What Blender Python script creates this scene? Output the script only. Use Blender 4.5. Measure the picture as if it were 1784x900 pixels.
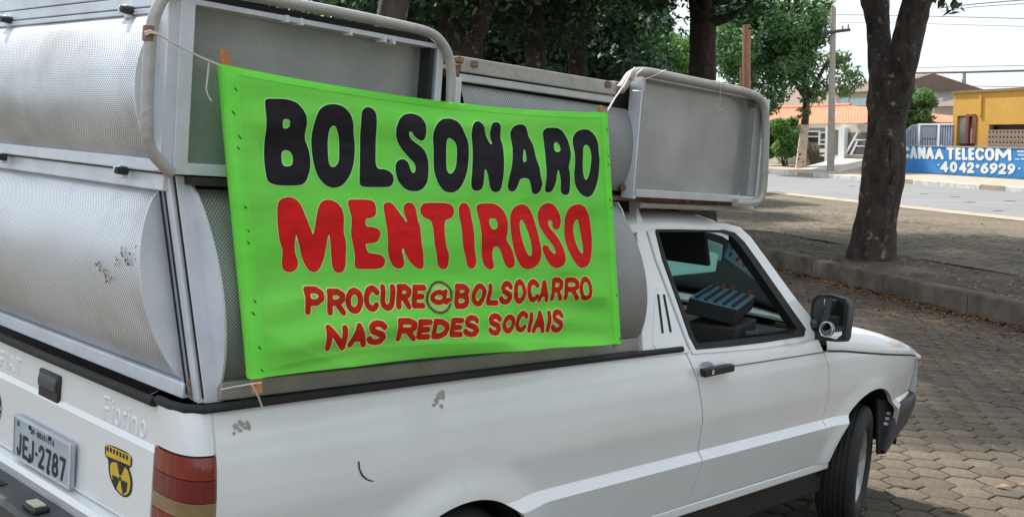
import bpy, bmesh, math, random
import numpy as np
from mathutils import Matrix, Vector
random.seed(4); RNG = np.random.default_rng(7)
for o in list(bpy.data.objects): bpy.data.objects.remove(o)
SC = bpy.context.scene; COL = SC.collection
# ------------------------------------------------------------------ camera, sky, sun, exposure
PXW, PXH, FPX = 1784.0, 900.0, 1838.92
def cam_basis(yaw, pit, rol):
    fw = np.array([math.cos(yaw)*math.cos(pit), math.sin(yaw)*math.cos(pit), math.sin(pit)])
    rt = np.array([math.sin(yaw), -math.cos(yaw), 0.0]); up = np.cross(rt, fw)
    return np.stack([rt*math.cos(rol)+up*math.sin(rol), -rt*math.sin(rol)+up*math.cos(rol), fw], 1)
OT = np.array([-4.6285, -2.8167, 1.5156])            # eye point measured in the truck's own frame
BT = cam_basis(0.7568, -0.0851, 0.0767)
BW = cam_basis(0.7568, -math.radians(7.0), -0.010)   # camera attitude in the world
RTW = BW @ BT.T                                      # the truck stands on a gentle slope, nose down
CW = np.array([-4.62846, -2.81672, 1.85869])
cam = bpy.data.objects.new('camera', bpy.data.cameras.new('camera')); COL.objects.link(cam)
cam.data.sensor_width = 36.0; cam.data.lens = FPX/PXW*36.0
cam.data.clip_start = 0.05; cam.data.clip_end = 900
mw = Matrix.Identity(4)
for i in range(3):
    mw[i][0] = BW[i, 0]; mw[i][1] = BW[i, 1]; mw[i][2] = -BW[i, 2]; mw[i][3] = CW[i]
cam.matrix_world = mw
SC.camera = cam
SUN_AZ, SUN_EL = math.radians(78), math.radians(50)  # azimuth measured from +x towards +y
W = bpy.data.worlds.new('World'); SC.world = W; W.use_nodes = True
nt = W.node_tree; nt.nodes.clear()
wo = nt.nodes.new('ShaderNodeOutputWorld'); bg = nt.nodes.new('ShaderNodeBackground')
sky = nt.nodes.new('ShaderNodeTexSky'); sky.sky_type = 'NISHITA'; sky.sun_disc = False
sky.sun_elevation = SUN_EL; sky.sun_rotation = math.pi/2-SUN_AZ; sky.dust_density = 3.0; sky.air_density = 1.2
cl = nt.nodes.new('ShaderNodeTexNoise'); cl.inputs['Scale'].default_value = 2.2; cl.inputs['Detail'].default_value = 5
tc = nt.nodes.new('ShaderNodeTexCoord'); nt.links.new(tc.outputs['Generated'], cl.inputs['Vector'])
cr = nt.nodes.new('ShaderNodeMapRange'); cr.inputs[1].default_value = .35; cr.inputs[2].default_value = .6
cr.inputs[3].default_value = .80; cr.inputs[4].default_value = 1.0
nt.links.new(cl.outputs['Fac'], cr.inputs[0])
mx = nt.nodes.new('ShaderNodeMix'); mx.data_type = 'RGBA'; mx.inputs[7].default_value = (6.9, 7.55, 8.3, 1)
nt.links.new(cr.outputs[0], mx.inputs[0]); nt.links.new(sky.outputs[0], mx.inputs[6]); nt.links.new(mx.outputs[2], bg.inputs[0])
bg.inputs[1].default_value = 0.1; nt.links.new(bg.outputs[0], wo.inputs[0])
sl = bpy.data.lights.new('sun', 'SUN'); sl.energy = 5.0; sl.angle = math.radians(2.0); sl.color = (1, .95, .87)
so = bpy.data.objects.new('sun', sl); COL.objects.link(so)
sd = Vector((math.cos(SUN_EL)*math.cos(SUN_AZ), math.cos(SUN_EL)*math.sin(SUN_AZ), math.sin(SUN_EL)))
so.rotation_euler = sd.to_track_quat('Z', 'Y').to_euler(); so.location = (0, 20, 30)
vs = SC.view_settings; vs.view_transform = 'Standard'; vs.look = 'None'; vs.gamma = 1; vs.exposure = 0.64; vs.use_curve_mapping = False
# ------------------------------------------------------------------ measuring helpers
def rayT(px):
    return BT @ np.array([(px[0]-PXW/2)/FPX, -(px[1]-PXH/2)/FPX, 1.0])
def rayW(px):
    return BW @ np.array([(px[0]-PXW/2)/FPX, -(px[1]-PXH/2)/FPX, 1.0])
def U(px, ax, v):                                    # picture point -> truck-frame point on an axis plane
    d = rayT(px); return OT + d*((v-OT[ax])/d[ax])
def UP(px, p0, n):
    d = rayT(px); p0 = np.array(p0, float); n = np.array(n, float)
    return OT + d*(((p0-OT)@n)/(d@n))
def PT(P):
    d = (np.asarray(P, float)-OT) @ BT
    return np.stack([PXW/2+FPX*d[..., 0]/d[..., 2], PXH/2-FPX*d[..., 1]/d[..., 2]], -1)
NV = np.array([.8572, -.5150, 0]); SV = np.array([.5150, .8572, 0])   # across the street / along the street
SU = 1.4; SORG = np.array([1.8514, 1.1267, -.7435])    # street frame: its unit in metres and its origin (the street lies 0.74 m below the lot)
def SN(s, n, z=0.0): return SORG+SU*(SV*s+NV*n+np.array([0, 0, z]))
def nof(P): return float((np.asarray(P)-SORG)@NV)/SU
def PN(px, n):                                       # picture point on the vertical plane n -> (s, z)
    d = rayW(px); o = SORG+NV*n*SU; P = CW+d*(((o-CW)@NV)/(d@NV))-SORG; return float(P@SV)/SU, float(P[2])/SU
def PD(px, dep):
    return CW+rayW(px)*dep
# ------------------------------------------------------------------ mesh helpers
class MB:
    def __init__(s): s.v = []; s.f = []
    def add(s, vs, fs):
        k = len(s.v); s.v += [tuple(map(float, p)) for p in vs]; s.f += [tuple(i+k for i in f) for f in fs]; return s
    def box(s, x0, x1, y0, y1, z0, z1, M=None):
        p = np.array([(x, y, z) for z in (z0, z1) for y in (y0, y1) for x in (x0, x1)], float)
        if M is not None: p = np.array([M @ Vector(q) for q in p])
        return s.add(p, [(0, 2, 3, 1), (4, 5, 7, 6), (0, 1, 5, 4), (2, 6, 7, 3), (0, 4, 6, 2), (1, 3, 7, 5)])
    def tube(s, pts, r, n=10, cap=True, close=False, flat=None):
        pts = [np.array(p, float) for p in pts]; m = len(pts)
        rr = r if hasattr(r, '__len__') else [r]*m
        vs = []; ref = None
        for i in range(m):
            a = pts[(i-1) % m] if (i or close) else pts[i]; b = pts[(i+1) % m] if (i < m-1 or close) else pts[i]
            t = b-a; t /= max(np.linalg.norm(t), 1e-9)
            if ref is None:
                ref = np.array([0, 0, 1.0]) if abs(t[2]) < .9 else np.array([1.0, 0, 0])
            u = ref-t*(ref@t); u /= max(np.linalg.norm(u), 1e-9); w = np.cross(t, u); ref = u
            for k in range(n):
                a_ = 2*math.pi*k/n
                vs.append(pts[i]+rr[i]*(u*math.cos(a_)*(flat or 1)+w*math.sin(a_)))
        fs = []
        for i in range(m if close else m-1):
            j = (i+1) % m
            for k in range(n): fs.append((i*n+k, i*n+(k+1) % n, j*n+(k+1) % n, j*n+k))
        if cap and not close:
            fs.append(tuple(range(n))[::-1]); fs.append(tuple((m-1)*n+k for k in range(n)))
        return s.add(vs, fs)
    def prism(s, outline, off):
        o = [np.array(p, float) for p in outline]; off = np.array(off, float); n = len(o)
        return s.add(o+[p+off for p in o], [tuple(range(n)), tuple(range(2*n-1, n-1, -1))]+[((i+1) % n, i, n+i, n+(i+1) % n) for i in range(n)])
    def grid(s, P, skirt=None):                      # P[i][j] points; skirt: vector added along the border
        P = np.asarray(P, float); a, b = P.shape[:2]
        fs = [(i*b+j, (i+1)*b+j, (i+1)*b+j+1, i*b+j+1) for i in range(a-1) for j in range(b-1)]
        k = len(s.v); s.add(P.reshape(-1, 3), fs)
        if skirt is not None:
            bd = [(i, 0) for i in range(a)]+[(a-1, j) for j in range(1, b)]+[(i, b-1) for i in range(a-2, -1, -1)]+[(0, j) for j in range(b-2, 0, -1)]
            q = [P[i][j]+np.array(skirt) for i, j in bd]; m = len(bd); k2 = len(s.v)
            s.v += [tuple(x) for x in q]
            for t in range(m):
                u = (t+1) % m
                s.f.append((k+bd[t][0]*b+bd[t][1], k2+t, k2+u, k+bd[u][0]*b+bd[u][1]))
        return s
    def ring(s, A, B, off):                          # flat frame between two outlines of equal count, thickened
        A = [np.array(p, float) for p in A]; B = [np.array(p, float) for p in B]; off = np.array(off, float); n = len(A)
        vs = A+B+[p+off for p in A]+[p+off for p in B]; fs = []
        for i in range(n):
            j = (i+1) % n
            fs += [(i, j, n+j, n+i), (2*n+j, 2*n+i, 3*n+i, 3*n+j), (j, i, 2*n+i, 2*n+j), (n+i, n+j, 3*n+j, 3*n+i)]
        return s.add(vs, fs)
    def lathe(s, prof, n=32, M=None):                # prof: (radius, along y)
        vs = []; m = len(prof)
        for k in range(n):
            a = 2*math.pi*k/n
            for r, y in prof: vs.append((r*math.cos(a), y, r*math.sin(a)))
        if M is not None: vs = [M @ Vector(p) for p in vs]
        return s.add(vs, [(k*m+i, k*m+i+1, ((k+1) % n)*m+i+1, ((k+1) % n)*m+i) for k in range(n) for i in range(m-1)])
    def build(s, name, mat, parent=None, smooth=35, bevel=0, merge=False, uv=None, **tags):
        me = bpy.data.meshes.new(name); me.from_pydata(s.v, [], s.f)
        if merge:
            bm = bmesh.new(); bm.from_mesh(me); bmesh.ops.remove_doubles(bm, verts=bm.verts, dist=2e-4)
            bmesh.ops.dissolve_degenerate(bm, edges=bm.edges, dist=1e-4); bm.to_mesh(me); bm.free()
        bm = bmesh.new(); bm.from_mesh(me); bmesh.ops.recalc_face_normals(bm, faces=bm.faces); bm.to_mesh(me); bm.free()
        if uv is not None:
            l = me.uv_layers.new(name='UVMap')
            co = np.array([v.co for v in me.vertices]); uvv = np.array([uv(c) for c in co], float)
            idx = np.zeros(len(me.loops), int); me.loops.foreach_get('vertex_index', idx)
            l.data.foreach_set('uv', uvv[idx].ravel())
        o = bpy.data.objects.new(name, me); COL.objects.link(o); me.materials.append(mat)
        if smooth:
            me.polygons.foreach_set('use_smooth', [True]*len(me.polygons)); me.set_sharp_from_angle(angle=math.radians(smooth))
        if bevel:
            b = o.modifiers.new('bevel', 'BEVEL'); b.width = bevel; b.segments = 2; b.limit_method = 'ANGLE'; b.angle_limit = math.radians(40)
        if parent is not None: o.parent = parent
        tag(o, **tags); return o
def tag(o, label=None, cat=None, group=None, kind=None):
    if label: o['label'] = label
    if cat: o['category'] = cat
    if group: o['group'] = group
    if kind: o['kind'] = kind
    return o
def empty(name, loc=(0, 0, 0), rz=0, **tags):
    o = bpy.data.objects.new(name, None); COL.objects.link(o); o.location = loc; o.rotation_euler = (0, 0, rz); o.empty_display_size = .2
    return tag(o, **tags)
def fast_mesh(name, V, F, mat, parent=None, smooth=False, **tags):     # numpy arrays, all faces with the same count
    me = bpy.data.meshes.new(name); V = np.asarray(V, np.float32); F = np.asarray(F, np.int32); k = F.shape[1]
    me.vertices.add(len(V)); me.vertices.foreach_set('co', V.ravel())
    me.loops.add(F.size); me.loops.foreach_set('vertex_index', F.ravel())
    me.polygons.add(len(F)); me.polygons.foreach_set('loop_start', np.arange(0, F.size, k, dtype=np.int32))
    me.polygons.foreach_set('loop_total', np.full(len(F), k, np.int32))
    me.update(calc_edges=True); me.validate()
    if smooth: me.polygons.foreach_set('use_smooth', [True]*len(F))
    me.materials.append(mat); o = bpy.data.objects.new(name, me); COL.objects.link(o)
    if parent is not None: o.parent = parent
    return tag(o, **tags)
def mirror_copy(o, parent):                          # the same part on the other side of the truck
    c = o.copy(); COL.objects.link(c); c.parent = parent; c.scale = (1, -1, 1)
    for ch in list(o.children):
        d = ch.copy(); COL.objects.link(d); d.parent = c
    return c
# ------------------------------------------------------------------ materials
def mat(name, c, c2=None, scale=6.0, rough=.6, metal=0.0, bump=0.0, bscale=None, coat=0.0, detail=6, lo=.35, hi=.65, stretch=None, spec=None, rvar=0.0, bdetail=6):
    m = bpy.data.materials.new(name); m.use_nodes = True; n = m.node_tree; b = n.nodes['Principled BSDF']
    b.inputs['Roughness'].default_value = rough; b.inputs['Metallic'].default_value = metal
    if coat: b.inputs['Coat Weight'].default_value = coat; b.inputs['Coat Roughness'].default_value = .06
    if spec is not None: b.inputs['Specular IOR Level'].default_value = spec
    c = tuple(c)+(1,)
    b.inputs['Base Color'].default_value = c
    if c2 is None and not bump and not rvar: return m
    t = n.nodes.new('ShaderNodeTexCoord'); vec = t.outputs['Object']
    if stretch:
        mp = n.nodes.new('ShaderNodeMapping'); mp.inputs['Scale'].default_value = stretch
        n.links.new(vec, mp.inputs['Vector']); vec = mp.outputs[0]
    nz = n.nodes.new('ShaderNodeTexNoise'); nz.inputs['Scale'].default_value = scale; nz.inputs['Detail'].default_value = detail
    nz.inputs['Roughness'].default_value = .65
    n.links.new(vec, nz.inputs['Vector'])
    if c2 is not None:
        mr = n.nodes.new('ShaderNodeMapRange'); mr.inputs[1].default_value = lo; mr.inputs[2].default_value = hi
        n.links.new(nz.outputs['Fac'], mr.inputs[0])
        mxx = n.nodes.new('ShaderNodeMix'); mxx.data_type = 'RGBA'; mxx.inputs[6].default_value = c; mxx.inputs[7].default_value = tuple(c2)+(1,)
        n.links.new(mr.outputs[0], mxx.inputs[0]); n.links.new(mxx.outputs[2], b.inputs['Base Color'])
    if rvar:
        mr2 = n.nodes.new('ShaderNodeMapRange'); mr2.inputs[3].default_value = rough-rvar; mr2.inputs[4].default_value = rough+rvar
        n.links.new(nz.outputs['Fac'], mr2.inputs[0]); n.links.new(mr2.outputs[0], b.inputs['Roughness'])
    if bump:
        nb = n.nodes.new('ShaderNodeTexNoise'); nb.inputs['Scale'].default_value = bscale or scale*3; nb.inputs['Detail'].default_value = bdetail
        n.links.new(vec, nb.inputs['Vector'])
        bp = n.nodes.new('ShaderNodeBump'); bp.inputs['Strength'].default_value = min(1, bump); bp.inputs['Distance'].default_value = .02*max(1, bump)
        n.links.new(nb.outputs['Fac'], bp.inputs['Height']); n.links.new(bp.outputs[0], b.inputs['Normal'])
    return m
def add_translucent(m, c, f):
    n = m.node_tree; out = n.nodes['Material Output']; tr = n.nodes.new('ShaderNodeBsdfTranslucent'); tr.inputs[0].default_value = tuple(c)+(1,)
    ms = n.nodes.new('ShaderNodeMixShader'); ms.inputs[0].default_value = f
    n.links.new(n.nodes['Principled BSDF'].outputs[0], ms.inputs[1]); n.links.new(tr.outputs[0], ms.inputs[2]); n.links.new(ms.outputs[0], out.inputs[0])
def leaf_mat(name, c, c2, trans=.25):
    m = mat(name, c, c2, scale=1.3, rough=.55, lo=.3, hi=.7); n = m.node_tree; b = n.nodes['Principled BSDF']
    out = n.nodes['Material Output']; tr = n.nodes.new('ShaderNodeBsdfTranslucent'); tr.inputs[0].default_value = (c[0]*1.6, c[1]*1.7, c[2]*.9, 1)
    ms = n.nodes.new('ShaderNodeMixShader'); ms.inputs[0].default_value = trans
    n.links.new(b.outputs[0], ms.inputs[1]); n.links.new(tr.outputs[0], ms.inputs[2]); n.links.new(ms.outputs[0], out.inputs[0])
    return m
def glass_mat(name, tint, rough=.02, mixf=.82):
    m = bpy.data.materials.new(name); m.use_nodes = True; n = m.node_tree; n.nodes.clear()
    o = n.nodes.new('ShaderNodeOutputMaterial'); g = n.nodes.new('ShaderNodeBsdfGlossy'); g.inputs['Roughness'].default_value = rough
    t = n.nodes.new('ShaderNodeBsdfTransparent'); t.inputs[0].default_value = tuple(tint)+(1,)
    fr = n.nodes.new('ShaderNodeFresnel'); fr.inputs[0].default_value = 1.5
    mm = n.nodes.new('ShaderNodeMixShader'); n.links.new(fr.outputs[0], mm.inputs[0]); n.links.new(t.outputs[0], mm.inputs[1]); n.links.new(g.outputs[0], mm.inputs[2])
    n.links.new(mm.outputs[0], o.inputs[0]); return m
def hazed_glass(name, tint, haze, amount):            # pale translucent haze added to tinted glass to make it look bright
    m = glass_mat(name, tint); n = m.node_tree; o = next(x for x in n.nodes if x.type == 'OUTPUT_MATERIAL'); src = o.inputs[0].links[0].from_socket
    t = n.nodes.new('ShaderNodeBsdfTranslucent'); t.inputs[0].default_value = tuple(haze)+(1,); mm = n.nodes.new('ShaderNodeMixShader'); mm.inputs[0].default_value = amount
    n.links.new(src, mm.inputs[1]); n.links.new(t.outputs[0], mm.inputs[2]); n.links.new(mm.outputs[0], o.inputs[0]); return m
def perforated(name, base, hole, pitch, radius, dirt, metal=.6, rough=.42):
    m = mat(name, base, dirt, scale=2.2, rough=rough, metal=metal, lo=.45, hi=.8); n = m.node_tree; b = n.nodes['Principled BSDF']
    t = n.nodes.new('ShaderNodeUVMap'); t.uv_map = 'UVMap'
    mp = n.nodes.new('ShaderNodeMapping'); mp.inputs['Scale'].default_value = (1/pitch, 1/pitch, 1); mp.inputs['Rotation'].default_value = (0, 0, math.radians(45))
    n.links.new(t.outputs[0], mp.inputs[0])
    fr = n.nodes.new('ShaderNodeVectorMath'); fr.operation = 'FRACTION'; n.links.new(mp.outputs[0], fr.inputs[0])
    sb = n.nodes.new('ShaderNodeVectorMath'); sb.operation = 'SUBTRACT'; sb.inputs[1].default_value = (.5, .5, 0); n.links.new(fr.outputs[0], sb.inputs[0])
    ml = n.nodes.new('ShaderNodeVectorMath'); ml.operation = 'MULTIPLY'; ml.inputs[1].default_value = (1, 1, 0); n.links.new(sb.outputs[0], ml.inputs[0])
    ln = n.nodes.new('ShaderNodeVectorMath'); ln.operation = 'LENGTH'; n.links.new(ml.outputs[0], ln.inputs[0])
    mr = n.nodes.new('ShaderNodeMapRange'); mr.inputs[1].default_value = radius-.05; mr.inputs[2].default_value = radius+.05
    mr.inputs[3].default_value = 1; mr.inputs[4].default_value = 0; n.links.new(ln.outputs['Value'], mr.inputs[0])
    out = n.nodes['Material Output']; df = n.nodes.new('ShaderNodeBsdfDiffuse'); df.inputs[0].default_value = tuple(hole)+(1,)
    ms = n.nodes.new('ShaderNodeMixShader'); n.links.new(mr.outputs[0], ms.inputs[0]); n.links.new(b.outputs[0], ms.inputs[1]); n.links.new(df.outputs[0], ms.inputs[2])
    n.links.new(ms.outputs[0], out.inputs[0]); return m
PAINT = mat('white_car_paint', (.79, .815, .81), (.72, .74, .73), scale=2.5, rough=.36, coat=.9, lo=.4, hi=.8, rvar=.06, bump=.16, bscale=2.6, bdetail=1.5)
BLACKP = mat('black_plastic', (.010, .010, .011), (.018, .018, .019), scale=14, rough=.5)
RUBBER = mat('rubber', (.012, .012, .013), (.022, .021, .02), scale=10, rough=.75, bump=.1, bscale=60)
GREYP = mat('grey_bumper_plastic', (.045, .047, .052), (.07, .07, .075), scale=9, rough=.55)
DARK = mat('dark_interior', (.012, .012, .013), (.02, .02, .02), scale=5, rough=.8)
TRIMB = mat('dashboard_vinyl', (.03, .032, .034), (.045, .045, .045), scale=12, rough=.6)
ALU = mat('brushed_aluminium', (.66, .68, .70), (.52, .53, .54), scale=5, rough=.42, metal=.55, stretch=(1, 1, .15), rvar=.08)
ALUW = mat('pale_painted_metal', (.70, .74, .79), (.55, .575, .60), scale=7, rough=.45, metal=.25, lo=.4, hi=.75)
TUBEM = mat('weathered_tube', (.43, .42, .395), (.28, .255, .22), scale=9, rough=.5, metal=.3, lo=.5, hi=.8, bump=.15, bscale=40)
PANEL = mat('grey_sheet_panel', (.38, .39, .385), (.24, .25, .245), scale=3.2, rough=.30, metal=.35, lo=.35, hi=.75, rvar=.1)
RUST = mat('rusted_steel', (.16, .06, .035), (.30, .20, .14), scale=22, rough=.85, bump=.4, bscale=60)
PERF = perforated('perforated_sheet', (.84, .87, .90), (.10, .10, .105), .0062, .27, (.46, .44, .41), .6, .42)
PERF_SHADED = perforated('perforated_sheet_shaded', (.40, .41, .41), (.10, .10, .10), .0062, .31, (.28, .265, .245), .3, .5)  # same sheet in a darker colour, standing in for the shaded side
GREEN = mat('green_fabric', (.23, .95, .11), (.29, .98, .14), scale=2, rough=.8, bump=.75, bscale=2.3, spec=.15, stretch=(1.2, 1, 4.2), bdetail=2.5)
add_translucent(GREEN, (.32, .99, .10), .3)
INKK = mat('black_paint_lettering', (.009, .008, .011), (.018, .016, .020), scale=10, rough=.8, spec=.25, bump=.75, bscale=2.3, stretch=(1.2, 1, 4.2), bdetail=2.5)
INKR = mat('red_paint_lettering', (.74, .016, .014), (.58, .012, .012), scale=9, rough=.8, spec=.2, bump=.75, bscale=2.3, stretch=(1.2, 1, 4.2), bdetail=2.5)
INKR2 = mat('dark_red_paint_lettering', (.62, .026, .014), (.44, .018, .010), scale=30, rough=.85, spec=.15)
HALOK = mat('pale_green_outline', (.42, .95, .34), rough=.7)
HALOR = mat('pale_yellow_outline', (.80, .78, .26), rough=.7)
EDGER = mat('dark_red_outline', (.26, .018, .008), rough=.7)
BROWNK = mat('brown_brush_line', (.10, .06, .012), rough=.7)
WOODO = mat('raw_wood_batten', (.42, .15, .05), (.55, .25, .10), scale=30, rough=.7, stretch=(1, 1, .1))
STRING = mat('white_cord', (.72, .68, .62), (.6, .5, .42), scale=40, rough=.9)
BUMPF = mat('black_bumper_plastic', (.028, .029, .032), (.045, .045, .048), scale=9, rough=.5)
LAMPR = mat('red_lamp_lens', (.17, .006, .008), (.12, .004, .006), scale=9, rough=.15, coat=.7, bump=.25, bscale=60, stretch=(1, 1, .06))
LAMPO = mat('amber_red_lamp_lens', (.23, .022, .010), (.18, .016, .008), scale=9, rough=.15, coat=.7, bump=.25, bscale=60, stretch=(1, 1, .06))
LAMPC = mat('clear_lamp_lens', (.27, .18, .085), (.20, .13, .06), scale=9, rough=.15, coat=.8)
PLATE = mat('licence_plate_grey', (.42, .47, .52), (.36, .40, .45), scale=14, rough=.4)
INKP = mat('plate_black', (.01, .012, .016), rough=.5)
YEL = mat('yellow_vinyl', (.72, .48, .03), (.6, .4, .03), scale=20, rough=.4)
CHROME = mat('mirror_glass', (.85, .87, .88), rough=.03, metal=1.0)
STEEL = mat('wheel_steel', (.50, .51, .52), (.32, .31, .30), scale=18, rough=.45, metal=.6)
GLASSW = glass_mat('green_tinted_glass', (.74, .92, .85))
GLASSS = hazed_glass('hazed_side_glass', (.62, .85, .78), (.42, .66, .60), .45)
PALEFILM = mat('pale_turquoise_film', (.62, .88, .80), (.55, .80, .74), scale=3, rough=.6); add_translucent(PALEFILM, (.75, .98, .92), .8)
BLUEM = mat('mixer_blue_panel', (.045, .12, .17), (.06, .16, .22), scale=8, rough=.4)
REDK = mat('red_knob', (.5, .02, .02), rough=.4)
TAPE = mat('torn_grey_sticker', (.44, .42, .38), (.30, .28, .25), scale=40, rough=.7)
# ------------------------------------------------------------------ ground levels
NP = RTW[:, 2]; FRW = RTW @ (np.array([0, -.67, 0])-OT)+CW
def ground(x, y):                                    # the lot falls gently towards the street
    x = np.asarray(x, float); y = np.asarray(y, float)
    p = FRW[2]-(NP[0]*(x-FRW[0])+NP[1]*(y-FRW[1]))/NP[2]
    n = ((x-SORG[0])*NV[0]+(y-SORG[1])*NV[1])/SU
    t = np.clip((n-3.2)/1.35, 0, 1); t = t*t*(3-2*t)
    return np.minimum(np.maximum(p, SORG[2]-.15), .9)*(1-t)+SORG[2]*t
# ---- parking lot sheet (joint sand) and hexagonal pavers
SAND = mat('joint_sand', (.045, .037, .027), (.03, .03, .018), scale=5, rough=.95, bump=.4, bscale=60)
def paver_mat():
    m = mat('concrete_paver', (.145, .114, .080), (.062, .051, .036), scale=.55, rough=.9, bump=.45, bscale=55, lo=.3, hi=.7)
    n = m.node_tree; b = n.nodes['Principled BSDF']; src = b.inputs['Base Color'].links[0].from_socket
    oi = n.nodes.new('ShaderNodeTexCoord'); fz = n.nodes.new('ShaderNodeTexNoise'); fz.inputs['Scale'].default_value = 28; fz.inputs['Detail'].default_value = 5
    n.links.new(oi.outputs['Object'], fz.inputs[0])
    mr = n.nodes.new('ShaderNodeMapRange'); mr.inputs[1].default_value = .3; mr.inputs[2].default_value = .7; mr.inputs[3].default_value = .7; mr.inputs[4].default_value = 1.25
    n.links.new(fz.outputs[0], mr.inputs[0])
    at = n.nodes.new('ShaderNodeAttribute'); at.attribute_name = 'tone'; at.attribute_type = 'GEOMETRY'
    oi2 = n.nodes.new('ShaderNodeObjectInfo')
    ad = n.nodes.new('ShaderNodeMath'); ad.operation = 'ADD'; n.links.new(at.outputs['Fac'], ad.inputs[0]); n.links.new(oi2.outputs['Random'], ad.inputs[1])
    fr = n.nodes.new('ShaderNodeMath'); fr.operation = 'FRACT'; n.links.new(ad.outputs[0], fr.inputs[0])
    m2 = n.nodes.new('ShaderNodeMapRange'); m2.inputs[3].default_value = .78; m2.inputs[4].default_value = 1.2; n.links.new(fr.outputs[0], m2.inputs[0])
    mu = n.nodes.new('ShaderNodeMath'); mu.operation = 'MULTIPLY'; n.links.new(mr.outputs[0], mu.inputs[0]); n.links.new(m2.outputs[0], mu.inputs[1])
    hs = n.nodes.new('ShaderNodeHueSaturation'); n.links.new(src, hs.inputs['Color']); n.links.new(mu.outputs[0], hs.inputs['Value'])
    n.links.new(hs.outputs[0], b.inputs['Base Color']); return m
PAVER = paver_mat()
xs = np.concatenate([np.linspace(-60, -14, 24), np.linspace(-13, 16, 116), np.linspace(17, 60, 24)])
nn = np.concatenate([np.linspace(-60, -14, 16), np.linspace(-13, 4.6, 110)])
P = np.array([[SN(s, n) for n in nn] for s in xs]); P[..., 2] = ground(P[..., 0], P[..., 1])-.014
lot = MB().grid(P).build('parking_lot', SAND, kind='structure')
HEXD = .200; A1 = NV*HEXD; ang = math.atan2(NV[1], NV[0])+math.radians(60); A2 = np.array([math.cos(ang), math.sin(ang), 0])*HEXD
ca = [math.atan2(NV[1], NV[0])+math.radians(30+60*k) for k in range(6)]; RO = HEXD/math.sqrt(3)
H0 = unW0 = None
def gpt(px):
    d = rayW(px); return CW+d*(((FRW-CW)@NP)/(d@NP))
H0 = gpt((1694, 856))
hexes = []
for i in range(-75, 75):
    for j in range(-100, 100):
        c = H0+A1*i+A2*j; n = nof(c); s = float((c-SORG)@SV)/SU
        if -6 < n < 4.60-RO/SU and -8 < s < 11.5: hexes.append(c)
hexes = np.array(hexes)
hexes[:, 2] = ground(hexes[:, 0], hexes[:, 1]); d = (hexes-CW) @ BW; pxs = np.stack([PXW/2+FPX*d[:, 0]/d[:, 2], PXH/2-FPX*(d[:, 1])/d[:, 2]], 1)
vis = (d[:, 2] > .5) & (pxs[:, 0] > 1425) & (pxs[:, 0] < 1800) & (pxs[:, 1] > 590) & (pxs[:, 1] < 912)
vis &= ~((pxs[:, 0] < 1560) & (pxs[:, 1] < 760))
order = np.argsort(np.where(vis, d[:, 2], 1e9)); near = [k for k in order[:300] if vis[k]]; nearset = set(near)
def hex_verts(r0, r1, h0, h1):
    return [(r0*math.cos(a), r0*math.sin(a), h0) for a in ca]+[(r1*math.cos(a), r1*math.sin(a), h1) for a in ca]+[(r1*math.cos(a)*.93, r1*math.sin(a)*.93, h1+.0035) for a in ca]
HF = [(k, (k+1) % 6, 6+(k+1) % 6, 6+k) for k in range(6)]+[(6+k, 6+(k+1) % 6, 12+(k+1) % 6, 12+k) for k in range(6)]+[(12, 13, 14, 15), (12, 15, 16, 17)]
hv = np.array(hex_verts(RO-.0035, RO-.0055, -.06, -.0035)); hm = bpy.data.meshes.new('paver'); hm.from_pydata([tuple(p) for p in hv], [], HF); hm.materials.append(PAVER)
for k in near:
    c = hexes[k]; o = bpy.data.objects.new('paver', hm); COL.objects.link(o); o.parent = lot
    h = .05; gx = (ground(c[0]+h, c[1])-ground(c[0]-h, c[1]))/(2*h); gy = (ground(c[0], c[1]+h)-ground(c[0], c[1]-h))/(2*h)
    o.location = (c[0], c[1], float(ground(c[0], c[1]))+random.gauss(0, .0016))
    o.rotation_euler = (float(gy)+random.gauss(0, .008), -float(gx)+random.gauss(0, .008), random.gauss(0, .01))
VV = []; FF = []; tone = []
for k in range(len(hexes)):
    if k in nearset: continue
    c = hexes[k]; b = len(VV)*18
    q = hv+np.array([c[0], c[1], 0]); q[:, 2] += ground(q[:, 0], q[:, 1])+RNG.normal(0, .0018); VV.append(q); tone.append(np.full(18, RNG.random()))
    FF.append(np.array(HF)+b)
pav = fast_mesh('pavers', np.concatenate(VV), np.concatenate(FF), PAVER, lot, kind='stuff')
at = pav.data.attributes.new('tone', 'FLOAT', 'POINT'); at.data.foreach_set('value', np.concatenate(tone))
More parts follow.
